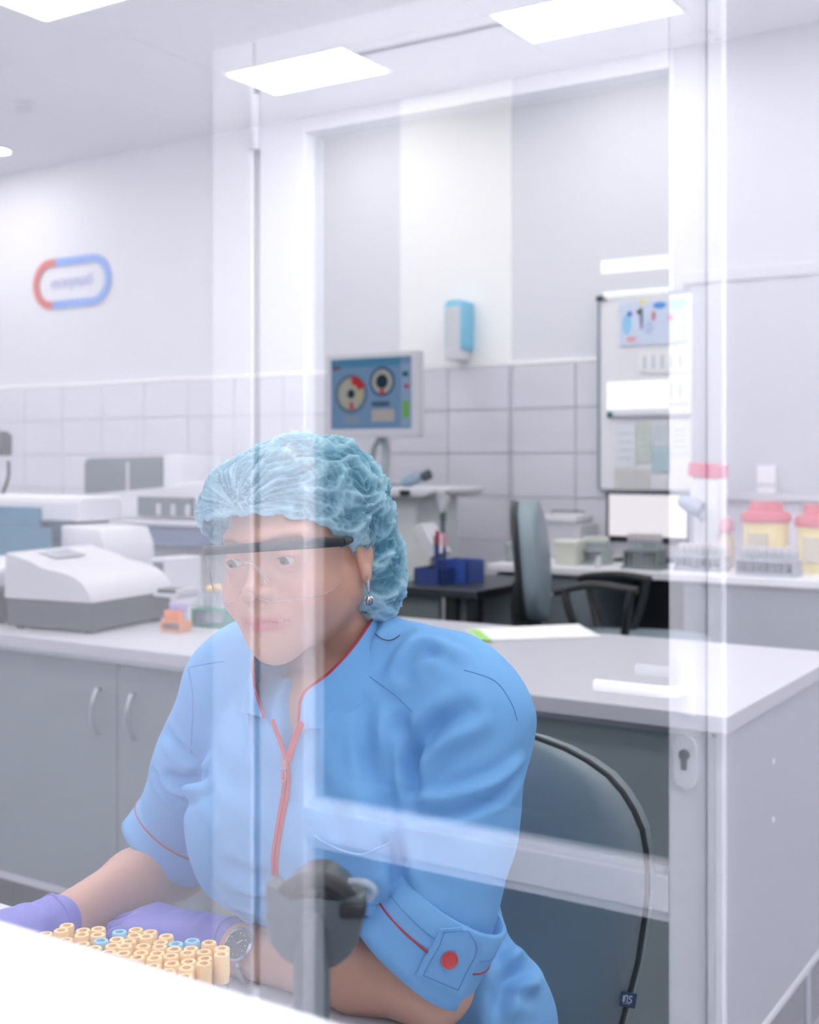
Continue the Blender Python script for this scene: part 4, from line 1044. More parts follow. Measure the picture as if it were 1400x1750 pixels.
b = bmesh.new(); tube(b, path, 0.0048, 8, closed=True); obj('piping', b, black, oc, smooth=True)
b = bmesh.new(); bx(b, xo-0.20, xo+0.20, 1.0, 1.40, 0.405, 0.48, bev=0.03, seg=4); obj('seat', b, ocm, oc, smooth=True)
b = bmesh.new(); tube(b, smooth_path([(xo, YO+0.04, 0.60), (xo, YO+0.06, 0.45), (xo, 1.36, 0.392), (xo, 1.2, 0.39)], 6), 0.02, 10, flat=0.6); obj('back_bracket', b, black, oc, smooth=True)
chair_base(oc, xo, 1.20, 0.405, 0.1)
# brand tag on the piping
tp = atD(1086, 1734, 1.465); tz = tp.z
tx_ = xo+oc_half(tz)
b = bmesh.new()
Mt = T((tx_+0.004, oc_y(tz, 1)-0.006, tz)) @ R(32, 'Z') @ R(10, 'Y')
bx(b, -0.009, 0.010, -0.001, 0.001, -0.009, 0.009, M=Mt); tg = obj('brand_tag', b, pm('navy_label', (26, 52, 92), 0.6), oc)
b = bmesh.new()
def stroke(pts, r=0.00075): tube(b, [Mt @ Vector((x, -0.0013, z)) for x, z in pts], r, 6)
stroke([(-0.0062, 0.0052), (-0.0062, -0.0018), (-0.0055, -0.0026), (-0.0045, -0.0018), (-0.0045, 0.0045), (-0.0038, 0.0053), (-0.0018, 0.0053), (-0.0012, 0.0045), (-0.0012, -0.0026), (0.0032, -0.0026), (0.0040, -0.0018), (0.0040, 0.0003), (0.0032, 0.0012), (0.0012, 0.0020), (0.0012, 0.0046), (0.0018, 0.0053), (0.0044, 0.0053)])
obj('logo_print', b, pm('label_white', (190, 205, 225), 0.6), tg)
b = bmesh.new()
for k in range(7): x = -0.0062+0.0014*k; tube(b, [Mt @ Vector((x, -0.0012, -0.0046)), Mt @ Vector((x+0.0009, -0.0012, -0.0046))], 0.00035, 5)
obj('small_print', b, pm('label_white', (190, 205, 225), 0.6), tg)

# ---------------------------------------------------------------- work desk of the seated person
DZ = 0.75
dkx0, dkx1 = -2.6, 0.25
dt = thing('work_desk', (-1.1, 0.8, 0), 'white work desk under the person\'s forearms', 'desk')
b = bmesh.new(); bx(b, dkx0, dkx1, 0.365, 1.05, DZ-0.028, DZ, bev=0.002); obj('desktop', b, pm('desk_laminate', (205, 208, 218), 0.4, var=0.01), dt)
for x in (dkx0+0.02, dkx1-0.045):
    b = bmesh.new(); bx(b, x, x+0.025, 0.375, 1.02, 0, DZ-0.028); obj('leg_panel', b, white_lam, dt)
b = bmesh.new(); bx(b, dkx0+0.045, dkx1-0.045, 0.375, 0.393, 0.25, DZ-0.028); obj('modesty_board', b, white_lam, dt)

# ---------------------------------------------------------------- barcode scanner in its stand
YS = 0.645
sx_ = atY(545, 1520, YS); sz_ = sx_.z
bs = thing('barcode_scanner', (sx_.x, YS, DZ), 'dark grey barcode scanner resting in a cradle on a tall stand', 'scanner')
k_ = 0.80/FPX            # metres per pixel here
Ms = T((sx_.x, YS, 0)) @ Matrix.Rotation(YAW*0.9, 4, 'Z')
def sp_(px, py): return ((px-545)*k_, CAMZ-(py-785)*k_)
scd = pm('scanner_grey', (50, 58, 63), 0.35, var=0.04, coat=0.2)
scl = pm('scanner_light_grey', (84, 95, 102), 0.38, var=0.03)
out_ = [sp_(*p) for p in ((460, 1498), (466, 1510), (480, 1518), (500, 1524), (545, 1530), (590, 1526), (612, 1522), (630, 1512), (626, 1545), (618, 1592), (604, 1618), (582, 1636), (560, 1645), (520, 1643), (490, 1627), (466, 1598), (462, 1550))]
b = bmesh.new(); prism(b, out_, 0.024, M=Ms @ T((0, -0.018, 0)), bev=0.003); obj('cradle', b, scl, bs, smooth=True)
# scanner head: domed housing rising behind the cradle plate
b = bmesh.new()
cxh, czh = sp_(543, 1545)
prism(b, [(cxh-0.0235*math.cos(PI*i/16), czh+0.0200*math.sin(PI*i/16)) for i in range(17)]+[(cxh+0.0235, czh-0.02), (cxh-0.0235, czh-0.02)], 0.034, M=Ms @ T((0, -0.008, 0)), bev=0.003)
hd_ = obj('scanner_head', b, scd, bs, smooth=True)
b = bmesh.new()
arc = [Ms @ Vector((cxh-0.0245*math.cos(PI*i/16), -0.012, czh+0.0205*math.sin(PI*i/16)-0.002)) for i in range(17)]
tube(b, arc, 0.0042, 10, flat=1.4); obj('head_rim', b, black, hd_, smooth=True)
# rod and neck
b = bmesh.new()
nk = []; rn = []
for px, py, r_ in ((540, 1545, 0.006), (539, 1585, 0.0095), (539, 1640, 0.0118), (541, 1725, 0.0115), (541, 1800, 0.0115)):
    x, z = sp_(px, py); nk.append(Ms @ Vector((x, -0.020, z))); rn.append(r_)
last = nk[-1]; nk.append(Vector((last.x, last.y, DZ+0.02))); rn.append(0.0115)
tube(b, nk, rn, 14); obj('stand_neck', b, scl, bs, smooth=True)
b = bmesh.new(); lathe(b, [(0.06, 0), (0.06, 0.012), (0.03, 0.02), (0.012, 0.022)], 26, M=T((last.x, last.y, DZ))); obj('stand_base', b, scd, bs, smooth=True)
b = bmesh.new(); hk = [Ms @ Vector((*[sp_(px, py)[0]], 0.0, sp_(px, py)[1])) for px, py in ((596, 1508), (615, 1508), (632, 1513), (640, 1524), (632, 1534), (612, 1538))]
tube(b, smooth_path(hk, 5), 0.0025, 8); obj('cable_hook', b, clear_mat('clear_hook', (0.8, 0.85, 0.88), 1.5, cloud=0.4), bs, smooth=True)
b = bmesh.new(); x, z = sp_(604, 1540); bx(b, -0.007, 0.010, -0.008, 0.008, -0.005, 0.005, bev=0.003, M=Ms @ T((x, -0.014, z))); obj('trigger', b, black, bs, smooth=True)

# ---------------------------------------------------------------- tubes on the desk
yl = [(378, 210), (345, 240), (265, 258), (378, 280), (473, 228), (470, 270), (470, 295), (558, 238), (553, 262), (545, 325), (663, 278), (640, 312), (630, 350), (767, 240), (755, 270), (733, 300), (715, 328), (700, 352), (855, 245), (840, 282), (815, 318), (800, 355), (785, 382), (935, 268), (913, 293), (905, 335), (903, 352), (890, 390), (873, 430), (990, 348), (980, 380), (983, 408), (962, 445), (1085, 335), (1065, 358), (1073, 402), (1065, 437), (1055, 475), (1185, 315), (1160, 340), (1163, 388), (1160, 430), (1265, 335), (1253, 378)]
bl_ = [(680, 250), (572, 300), (1003, 300), (1090, 305)]
TZ = 0.862
P = np.array([[*atZ(x/3.333, 1520+y/3.333, TZ)][:2] for x, y in yl+bl_])
for it in range(200):
    dd = P[:, None, :]-P[None, :, :]; di = np.sqrt((dd**2).sum(-1))+np.eye(len(P))
    ov = np.clip(0.0152-di, 0, None)*(1-np.eye(len(P)))
    P += 0.3*(dd/di[..., None]*ov[..., None]).sum(1)
px0_, px1_ = P[:, 0].min()-0.014, P[:, 0].max()+0.014
py0_, py1_ = P[:, 1].min()-0.014, P[:, 1].max()+0.014
rk = thing('tube_rack', ((px0_+px1_)/2, (py0_+py1_)/2, DZ), 'low transparent rack holding the yellow capped tubes on the desk', 'rack')
ck_ = clear_mat('clear_acrylic', (0.88, 0.9, 0.92), 1.45, cloud=0.12)
b = bmesh.new(); bx(b, px0_, px1_, py0_, py1_, DZ, DZ+0.004, bev=0.001); obj('base_plate', b, ck_, rk)
b = bmesh.new(); bx(b, px0_, px1_, py0_, py0_+0.003, DZ+0.004, DZ+0.05); bx(b, px0_, px1_, py1_-0.003, py1_, DZ+0.004, DZ+0.05); obj('long_wall', b, ck_, rk)
b = bmesh.new(); bx(b, px0_, px0_+0.003, py0_, py1_, DZ+0.004, DZ+0.05); bx(b, px1_-0.003, px1_, py0_, py1_, DZ+0.004, DZ+0.05); obj('end_wall', b, ck_, rk)
for i, (x, y) in enumerate(P):
    col = 'yellow' if i < len(yl) else 'blue'
    r_ = 0.0063
    zj = 0.0045+0.004*rng.random()
    lab = 'yellow capped blood tube standing in the crowded rack before the gloved hands' if col == 'yellow' else 'light blue capped tube among the yellow capped tubes'
    if col == 'blue': lab = ['light blue capped tube at the back left of the crowded rack', 'light blue capped tube low at the left of the crowded rack', 'left one of the two adjoining light blue capped tubes', 'right one of the two adjoining light blue capped tubes'][i-len(yl)]
    lab = {2: 'leftmost yellow capped tube of the crowded rack, beside the far glove', 42: 'yellow capped tube at the back right corner of the rack, by the wristwatch', 43: 'yellow capped tube at the right end of the rack, its whole cap in view'}.get(i, lab)
    tube_thing('desk', col, (x, y, DZ+zj), lab, col+' capped tubes on the desk', r=r_, h=0.100, cap_h=0.026, name='test_tube')
# ------------------------------------------------------------------ implicit modelling for the figure
def axis(lo, hi, fine, step, coarse):
    """coordinates from lo to hi, 'step' inside the fine interval and 'coarse' elsewhere"""
    out = [lo]
    while out[-1] < hi:
        x = out[-1]
        out.append(x+(step if fine[0] <= x < fine[1] else coarse))
    return np.array(out, dtype=np.float32)
class SDF:
    def __init__(s, xs, ys, zs):
        s.xs, s.ys, s.zs = xs, ys, zs
        s.F = np.ones((len(xs), len(ys), len(zs)), np.float32)*0.2
    def _sub(s, lo, hi):
        sl = []
        for a, l, h in ((s.xs, lo[0], hi[0]), (s.ys, lo[1], hi[1]), (s.zs, lo[2], hi[2])):
            i0 = max(0, int(np.searchsorted(a, l))-1); i1 = min(len(a), int(np.searchsorted(a, h))+1)
            sl.append(slice(i0, max(i1, i0)))
        return tuple(sl)
    def _P(s, sl):
        return s.xs[sl[0]][:, None, None], s.ys[sl[1]][None, :, None], s.zs[sl[2]][None, None, :]
    def _mix(s, sl, d, k, op):
        f = s.F[sl]
        if f.size == 0: return
        if op == 'u':
            if k <= 0: s.F[sl] = np.minimum(f, d)
            else:
                h = np.clip(0.5+0.5*(f-d)/k, 0, 1); s.F[sl] = f*(1-h)+d*h-k*h*(1-h)
        else:
            if k <= 0: s.F[sl] = np.maximum(f, -d)
            else:
                h = np.clip(0.5-0.5*(f+d)/k, 0, 1); s.F[sl] = f*(1-h)-d*h+k*h*(1-h)
    def ell(s, c, r, k=0.01, op='u', Rm=None):
        c = np.array(c, float); r = np.array(r, float); m = max(r)+k+0.02
        sl = s._sub(c-m, c+m); x, y, z = s._P(sl)
        x = x-c[0]; y = y-c[1]; z = z-c[2]
        if Rm is not None:
            q = [Rm[0][i]*x+Rm[1][i]*y+Rm[2][i]*z for i in range(3)]
        else: q = [x, y, z]
        k0 = np.sqrt((q[0]/r[0])**2+(q[1]/r[1])**2+(q[2]/r[2])**2)+1e-6
        k1 = np.sqrt((q[0]/r[0]**2)**2+(q[1]/r[1]**2)**2+(q[2]/r[2]**2)**2)+1e-6
        s._mix(sl, k0*(k0-1)/k1, k, op)
    def cone(s, a, b, ra, rb, k=0.01, op='u'):
        a = np.array(a, float); b = np.array(b, float); m = max(ra, rb)+k+0.02
        sl = s._sub(np.minimum(a, b)-m, np.maximum(a, b)+m); x, y, z = s._P(sl)
        ab = b-a; L2 = float((ab**2).sum())+1e-9
        t = np.clip(((x-a[0])*ab[0]+(y-a[1])*ab[1]+(z-a[2])*ab[2])/L2, 0, 1)
        d = np.sqrt((x-a[0]-t*ab[0])**2+(y-a[1]-t*ab[1])**2+(z-a[2]-t*ab[2])**2)-(ra+(rb-ra)*t)
        s._mix(sl, d, k, op)
    def cut(s, lo, hi, fn, k=0.0):
        sl = s._sub(lo, hi); x, y, z = s._P(sl)
        s._mix(sl, fn(x, y, z)+0*x+0*y+0*z, k, 's')
    def mesh(s):
        F = s.F; xs, ys, zs = s.xs, s.ys, s.zs
        I = F < 0
        nx, ny, nz = F.shape
        cnt = np.zeros((nx-1, ny-1, nz-1), np.int8)
        for dx in (0, 1):
            for dy in (0, 1):
                for dz in (0, 1): cnt += I[dx:nx-1+dx, dy:ny-1+dy, dz:nz-1+dz]
        act = (cnt > 0) & (cnt < 8)
        idx = np.argwhere(act); n = len(idx)
        vid = -np.ones(act.shape, np.int32); vid[act] = np.arange(n)
        i, j, k = idx.T
        acc = np.zeros((n, 3)); num = np.zeros(n)
        corners = [(a, b, c) for a in (0, 1) for b in (0, 1) for c in (0, 1)]
        for ca in corners:
            for ax in range(3):
                if ca[ax]: continue
                cb = list(ca); cb[ax] = 1
                fa = F[i+ca[0], j+ca[1], k+ca[2]]; fb = F[i+cb[0], j+cb[1], k+cb[2]]
                m = (fa < 0) != (fb < 0)
                t = np.where(m, fa/np.where(fa == fb, 1, fa-fb), 0)
                pa = np.stack([xs[i+ca[0]], ys[j+ca[1]], zs[k+ca[2]]], 1); pb = np.stack([xs[i+cb[0]], ys[j+cb[1]], zs[k+cb[2]]], 1)
                p = pa+t[:, None]*(pb-pa)
                acc[m] += p[m]; num[m] += 1
        V = acc/num[:, None]
        quads = []
        for ax in range(3):
            A = I.take(range(F.shape[ax]-1), axis=ax); B = I.take(range(1, F.shape[ax]), axis=ax)
            E = np.argwhere(A != B)
            o1, o2 = [(1, 2), (2, 0), (0, 1)][ax]
            ok = (E[:, o1] > 0) & (E[:, o2] > 0)
            ok &= (E[:, o1] < F.shape[o1]-1) & (E[:, o2] < F.shape[o2]-1)
            E = E[ok]
            s0 = A[E[:, 0], E[:, 1], E[:, 2]]
            def cell(d1, d2):
                Q_ = E.copy(); Q_[:, o1] += d1; Q_[:, o2] += d2
                return vid[Q_[:, 0], Q_[:, 1], Q_[:, 2]]
            q = np.stack([cell(-1, -1), cell(0, -1), cell(0, 0), cell(-1, 0)], 1)
            q[~s0] = q[~s0][:, ::-1]
            quads.append(q)
        return V, np.concatenate(quads)
def np_mesh(name, V, Fq):
    me = bpy.data.meshes.new(name)
    me.vertices.add(len(V)); me.vertices.foreach_set('co', V.astype(np.float32).ravel())
    me.loops.add(Fq.size); me.loops.foreach_set('vertex_index', Fq.astype(np.int32).ravel())
    me.polygons.add(len(Fq)); me.polygons.foreach_set('loop_start', np.arange(0, Fq.size, Fq.shape[1], dtype=np.int32))
    me.update(calc_edges=True); me.validate()
    me.polygons.foreach_set('use_smooth', np.ones(len(me.polygons), bool))
    return me
def smooth_v(V, Fq, it=2, lam=0.5):
    e = np.concatenate([Fq[:, [0, 1]], Fq[:, [1, 2]], Fq[:, [2, 3]], Fq[:, [3, 0]]])
    e = np.concatenate([e, e[:, ::-1]])
    deg = np.bincount(e[:, 0], minlength=len(V))[:, None]
    for _ in range(it):
        s_ = np.zeros_like(V)
        for c in range(3): s_[:, c] = np.bincount(e[:, 0], V[e[:, 1], c], minlength=len(V))
        V = V+(s_/np.maximum(deg, 1)-V)*lam
    return V
def normals(V, Fq):
    n = np.cross(V[Fq[:, 2]]-V[Fq[:, 0]], V[Fq[:, 3]]-V[Fq[:, 1]])
    out = np.zeros_like(V)
    for c in range(4):
        for k in range(3): out[:, k] += np.bincount(Fq[:, c], n[:, k], minlength=len(V))
    return out/(np.linalg.norm(out, axis=1, keepdims=True)+1e-12)
def poly_dist(V, pts):
    best = np.full(len(V), 9.0); tt = np.zeros(len(V)); m = len(pts)-1
    for i in range(m):
        a, b_ = np.array(pts[i]), np.array(pts[i+1]); ab = b_-a
        t = np.clip(((V-a) @ ab)/max(ab @ ab, 1e-9), 0, 1)
        d = np.linalg.norm(V-a-t[:, None]*ab, axis=1)
        u = d < best; best[u] = d[u]; tt[u] = (i+t[u])/m
    return best, tt
CAM = Vector((0, 0, CAMZ))
def cast_px(bvh, px, py):
    u = (px-700)/FPX; v = (785-py)/FPX
    d = Vector((CS*u-SN, SN*u+CS, v)).normalized()
    h = bvh.ray_cast(CAM, d)
    return (h[0], h[1]) if h[0] is not None else (None, None)
def bvh_of(V, Fq): return BVHTree.FromPolygons([tuple(v) for v in V], [tuple(f) for f in Fq])
def drape_line(bvh, pts, off=0.001, n=5):
    out = []
    pp = smooth_path([(x, y, 0) for x, y in pts], n) if len(pts) > 2 else [Vector((pts[0][0]+(pts[1][0]-pts[0][0])*i/8, pts[0][1]+(pts[1][1]-pts[0][1])*i/8, 0)) for i in range(9)]
    for p in pp:
        h, nn_ = cast_px(bvh, p.x, p.y)
        if h is not None:
            if nn_.dot(h-CAM) > 0: nn_ = -nn_
            out.append(h+nn_*off)
    return out

# ------------------------------------------------------------------ the seated person
HC = Vector((-0.813, 1.058, 1.213))
HR = (Matrix.Rotation(math.radians(5), 3, 'Z') @ Matrix.Rotation(math.radians(2), 3, 'X') @ Matrix.Rotation(math.radians(-5), 3, 'Y'))
HRn = np.array(HR)
def H(L, Fw, U): return HC+HR @ Vector((L, -Fw, U))
S_L, E_L, W_L = Vector((-0.640, 1.130, 1.042)), Vector((-0.648, 1.058, 0.792)), Vector((-0.892, 1.048, 0.7755))
S_R, E_R, W_R = Vector((-0.972, 1.135, 1.042)), Vector((-1.116, 1.185, 0.792)), Vector((-1.100, 0.970, 0.787))
ps = thing('person', (-0.80, 1.20, 0.0), 'person in a light blue tunic, hair cap and safety glasses seated behind the glass', 'person')

bd = SDF(axis(-1.19, -0.56, (-0.895, -0.715), 0.0019, 0.007), axis(0.88, 1.42, (0.935, 1.10), 0.0019, 0.006), axis(0.44, 1.36, (1.085, 1.262), 0.0019, 0.006))
# trunk
bd.ell((-0.805, 1.125, 0.95), (0.145, 0.095, 0.15), 0.03)
bd.ell((-0.805, 1.18, 0.76), (0.135, 0.105, 0.20), 0.05)
bd.ell((-0.805, 1.25, 0.57), (0.17, 0.13, 0.12), 0.05)
bd.cone(S_L, S_R, 0.045, 0.045, 0.05)
bd.ell((-0.797, 1.068, 1.035), (0.055, 0.048, 0.055), 0.03)
bd.cone((-0.80, 1.13, 1.085), H(0, -0.018, -0.045), 0.050, 0.046, 0.03)
bd.cone((-0.80, 1.14, 1.09), S_L+Vector((-0.03, 0, 0.02)), 0.042, 0.04, 0.03)
bd.cone((-0.80, 1.14, 1.09), S_R+Vector((0.03, 0, 0.02)), 0.042, 0.04, 0.03)
for sgn in (-1, 1):
    bd.cone((-0.805+sgn*0.09, 1.25, 0.545), (-0.805+sgn*0.11, 0.90, 0.545), 0.08, 0.06, 0.03)
# arms
bd.cone(S_L, E_L, 0.044, 0.039, 0.02); bd.cone(E_L, E_L.lerp(W_L, 0.35), 0.040, 0.0395, 0.02); bd.cone(E_L.lerp(W_L, 0.35), W_L, 0.0395, 0.0255, 0.02)
bd.cone(S_R, E_R, 0.044, 0.040, 0.02); bd.cone(E_R, E_R.lerp(W_R, 0.35), 0.041, 0.0405, 0.02); bd.cone(E_R.lerp(W_R, 0.35), W_R, 0.0405, 0.026, 0.02)
for Wp, d in ((W_L, Vector((-1, -0.08, 0.05))), (W_R, Vector((-0.1, -1, 0)))):
    bd.cone(Wp, Wp+d*0.06, 0.024, 0.022, 0.015); bd.cone(Wp+d*0.06, Wp+d*0.085, 0.022, 0.016, 0.015)
# head
def hell(c, r, k, op='u'): bd.ell(H(*c), (r[0], r[1], r[2]), k, op, HRn)
def hcone(a, b_, ra, rb, k, op='u'): bd.cone(H(*a), H(*b_), ra, rb, k, op)
hell((0, -0.012, 0.045), (0.073, 0.090, 0.083), 0.01)
hell((0, 0.026, -0.022), (0.0590, 0.058, 0.067), 0.03)
for s_ in (-1, 1):
    hcone((s_*0.049, -0.002, -0.034), (s_*0.014, 0.060, -0.080), 0.019, 0.014, 0.028)
    hell((s_*0.038, 0.054, -0.030), (0.024, 0.024, 0.026), 0.022)
    hcone((s_*0.012, 0.081, 0.028), (s_*0.042, 0.065, 0.029), 0.0085, 0.0085, 0.016)
hell((0, 0.067, -0.0860), (0.016, 0.0175, 0.0140), 0.020)
hell((0, 0.071, -0.058), (0.030, 0.0185, 0.024), 0.02)
for s_ in (-1, 1):
    hell((s_*0.032, 0.093, 0.007), (0.0195, 0.016, 0.0115), 0.012, 's')
    hell((s_*0.0325, 0.0674, 0.006), (0.0168, 0.0156, 0.0125), 0.007)
hcone((0, 0.079, 0.014), (0, 0.0965, -0.021), 0.0062, 0.0072, 0.011)
hell((0, 0.0975, -0.0255), (0.0088, 0.0092, 0.0078), 0.008)
for s_ in (-1, 1):
    hell((s_*0.0115, 0.0885, -0.0280), (0.0066, 0.0092, 0.0064), 0.006)
    hell((s_*0.0062, 0.0915, -0.0352), (0.0032, 0.0045, 0.0030), 0.003, 's')
# lips
for s_ in (-1, 1):
    hcone((0.003*s_, 0.0905, -0.0530), (s_*0.0285, 0.0770, -0.0565), 0.0042, 0.0018, 0.005)
    hcone((0.000, 0.0897, -0.0622), (s_*0.0250, 0.0775, -0.0588), 0.0054, 0.0022, 0.005)
    hcone((0, 0.0955, -0.0570), (s_*0.0300, 0.0805, -0.0568), 0.0017, 0.0010, 0.0015, 's')
hcone((0, 0.0945, -0.039), (0, 0.0965, -0.046), 0.0020, 0.0020, 0.004, 's')
# eye openings
for s_ in (-1, 1):
    hell((s_*0.0325, 0.0850, 0.0046), (0.0128, 0.0120, 0.0042), 0.002, 's')
# ears
for s_ in (-1, 1):
    hell((s_*0.0735, -0.010, 0.004), (0.0065, 0.0165, 0.028), 0.006)
    hell((s_*0.0765, -0.004, -0.022), (0.0050, 0.0085, 0.010), 0.005)
    hell((s_*0.0800, -0.004, 0.004), (0.0045, 0.0085, 0.015), 0.004, 's')
V, Q4 = bd.mesh()
V = smooth_v(V, Q4, 1, 0.35)
body_bvh = bvh_of(V, Q4)
# intrinsic colours: skin, lips, brows
loc = (V-np.array(HC)) @ HRn            # columns: L, -F, U
L_, F_, U_ = loc[:, 0], -loc[:, 1], loc[:, 2]
skin = np.array(lin((208, 162, 142))[:3]); lipc = np.array(lin((190, 104, 108))[:3]); brow = np.array(lin((112, 84, 72))[:3]); blush = np.array(lin((222, 150, 136))[:3])
col = np.tile(skin, (len(V), 1))
def blend(c, w): return
head_m = (F_ > 0.03) & (np.abs(L_) < 0.09) & (np.abs(U_) < 0.14)
wl_ = np.exp(-((L_/0.0265)**4)-(((U_+0.0578)/0.0082)**4))*(F_ > 0.075)
wb_ = np.zeros(len(V))
for s_ in (-1, 1):
    u = (L_*s_-0.012)/0.036
    cen = 0.0225+0.005*np.sin(np.clip(u, 0, 1)*PI*0.75)
    wb_ += np.exp(-((U_-cen)/0.0038)**2)*(u > -0.05)*(u < 1.05)*(F_ > 0.045)*0.8
wc_ = np.exp(-(((np.abs(L_)-0.042)/0.018)**2)-(((U_+0.03)/0.018)**2))*(F_ > 0.03)*0.45
for c_, w_ in ((blush, wc_), (lipc, wl_*0.85), (brow, np.clip(wb_, 0, 0.85))):
    w_ = (w_*head_m)[:, None]; col = col*(1-w_)+c_*w_
me = np_mesh('body', V, Q4)
at_ = me.color_attributes.new('skin_tone', 'FLOAT_COLOR', 'POINT')
at_.data.foreach_set('color', np.concatenate([col, np.ones((len(V), 1))], 1).astype(np.float32).ravel())
def skin_mat():
    m = pm('skin', (218, 172, 150), 0.48, var=0.04, scale=60, bump=0.08, bscale=900, sss=0.18)
    nt = m.node_tree; N = nt.nodes; L = nt.links
    a = N.new('ShaderNodeAttribute'); a.attribute_name = 'skin_tone'
    mx = [n for n in N if n.bl_idname == 'ShaderNodeMix'][0]
    m2 = N.new('ShaderNodeMix'); m2.data_type = 'RGBA'; m2.blend_type = 'MULTIPLY'; m2.inputs[0].default_value = 1.0
    mx.inputs[6].default_value = (0.94, 0.93, 0.92, 1); mx.inputs[7].default_value = (1, 1, 1, 1)
    L.new(a.outputs['Color'], m2.inputs[6]); L.new(mx.outputs[2], m2.inputs[7]); L.new(m2.outputs[2], N['Principled BSDF'].inputs['Base Color'])
    return m
link('body', me, skin_mat(), ps)
# eyes
eye_w = pm('eye_white', (206, 200, 198), 0.15, var=0.02)
iris_m = pm('iris', (74, 82, 78), 0.15, var=0.25, scale=400); pup = pm('pupil', (14, 14, 16), 0.1)
gaze = Vector((-0.10, -1.0, -0.34)).normalized()
for s_ in (-1, 1):
    c = H(s_*0.0325, 0.0672, 0.0055)
    Me = T(c) @ gaze.to_track_quat('Z', 'Y').to_matrix().to_4x4()
    b = bmesh.new(); bmesh.ops.create_uvsphere(b, u_segments=24, v_segments=16, radius=0.0134, matrix=T(c)); ey = obj('eye', b, eye_w, ps, smooth='all')
    b = bmesh.new(); lathe(b, [(0.0068, 0.01165), (0.0056, 0.01250), (0.0028, 0.01345)], 20, M=Me, cap=False); obj('iris', b, iris_m, ey, smooth='all')
    b = bmesh.new(); lathe(b, [(0.0031, 0.01346), (0.0014, 0.0138), (0.0002, 0.0139)], 16, M=Me, cap=False); obj('pupil', b, pup, ey, smooth='all')
    # upper lash line
    pts_ = []
    for i in range(9):
        t_ = i/8; Lx = 0.0205+0.0245*t_
        pts_.append(H(s_*Lx, 0.0775+0.0045*math.sin(PI*t_)-0.0055*t_, 0.0056+0.0038*math.sin(PI*min(1, t_*0.9+0.05))))
    b = bmesh.new(); tube(b, pts_, [0.0004]+[0.0009]*7+[0.0005], 6); obj('eyelash', b, pm('lash', (50, 40, 38), 0.7), ps, smooth=True)

# ------------------------------------------------------------------ tunic
tn = SDF(axis(-1.24, -0.50, (0, 0), 1, 0.0042), axis(0.93, 1.45, (0, 0), 1, 0.0042), axis(0.46, 1.20, (0, 0), 1, 0.0042))
tn.ell((-0.805, 1.112, 0.945), (0.163, 0.112, 0.15), 0.03)
tn.ell((-0.805, 1.184, 0.76), (0.160, 0.124, 0.20), 0.05)
tn.ell((-0.805, 1.25, 0.57), (0.205, 0.15, 0.13), 0.05)
tn.cone(S_L+Vector((-0.01, 0, 0)), S_R+Vector((0.01, 0, 0)), 0.058, 0.058, 0.05)
tn.cone((-0.80, 1.135, 1.098), (-0.672, 1.135, 1.082), 0.050, 0.055, 0.035)
tn.cone((-0.80, 1.135, 1.098), (-0.938, 1.138, 1.080), 0.050, 0.055, 0.035)
for s_ in (-1, 1): tn.ell((-0.805+s_*0.076, 1.052, 0.905), (0.072, 0.066, 0.080), 0.05)
tn.ell((-0.800, 1.050, 1.030), (0.062, 0.052, 0.055), 0.04)
# tunic bulging out behind the hip, crumpled
tn.ell((-0.640, 1.20, 0.66), (0.055, 0.085, 0.11), 0.04)
ax_L = ((E_L-S_L).normalized()*0.80+(W_L-E_L).normalized()*0.42).normalized()
ax_R = ((E_R-S_R).normalized()*0.85+(W_R-E_R).normalized()*0.30).normalized()
C_L = S_L.lerp(E_L, 0.80)+Vector((-0.010, -0.004, 0)); C_R = S_R.lerp(E_R, 0.80)+Vector((-0.012, 0, 0))
tn.cone(S_L, S_L.lerp(C_L, 0.5), 0.064, 0.066, 0.03); tn.cone(S_L.lerp(C_L, 0.5), C_L, 0.066, 0.064, 0.02)
tn.cone(S_R, S_R.lerp(C_R, 0.5), 0.063, 0.062, 0.03); tn.cone(S_R.lerp(C_R, 0.5), C_R, 0.062, 0.058, 0.02)
# cut the sleeve ends flat, open the neck and the V
for Cc, ax in ((C_L, ax_L), (C_R, ax_R)):
    cc = Cc+ax*0.012
    tn.cut(np.array(cc)-0.09, np.array(cc)+0.09, lambda x, y, z, cc=cc, ax=ax: np.maximum(-((x-cc.x)*ax.x+(y-cc.y)*ax.y+(z-cc.z)*ax.z), np.sqrt((x-cc.x)**2+(y-cc.y)**2+(z-cc.z)**2)-0.088))
tn.cone((-0.800, 1.095, 1.100), (-0.802, 1.075, 1.25), 0.054, 0.058, 0.006, 's')
tri = [(-0.828, 1.125), (-0.765, 1.115), (-0.787, 1.010)]
def vcut(x, y, z):
    d = y-1.075
    for (ax_, az), (bx_, bz) in zip(tri, tri[1:]+tri[:1]):
        ex, ez = bx_-ax_, bz-az; l = math.hypot(ex, ez)
        d = np.maximum(d, -((x-ax_)*ez-(z-az)*ex)/l*-1.0 if False else ((x-ax_)*(-ez)+(z-az)*ex)/l)
    return d
# orientation: make the half-planes negative inside
cxm, czm = sum(p[0] for p in tri)/3, sum(p[1] for p in tri)/3
if float(vcut(np.float64(cxm), np.float64(1.0), np.float64(czm))) > 0: tri = tri[::-1]
tn.cut((-0.86, 0.93, 1.0), (-0.74, 1.09, 1.14), vcut, 0.004)
V, Q4 = tn.mesh()
V = smooth_v(V, Q4, 3, 0.5)
tb0 = bvh_of(V, Q4)
nr = normals(V, Q4)
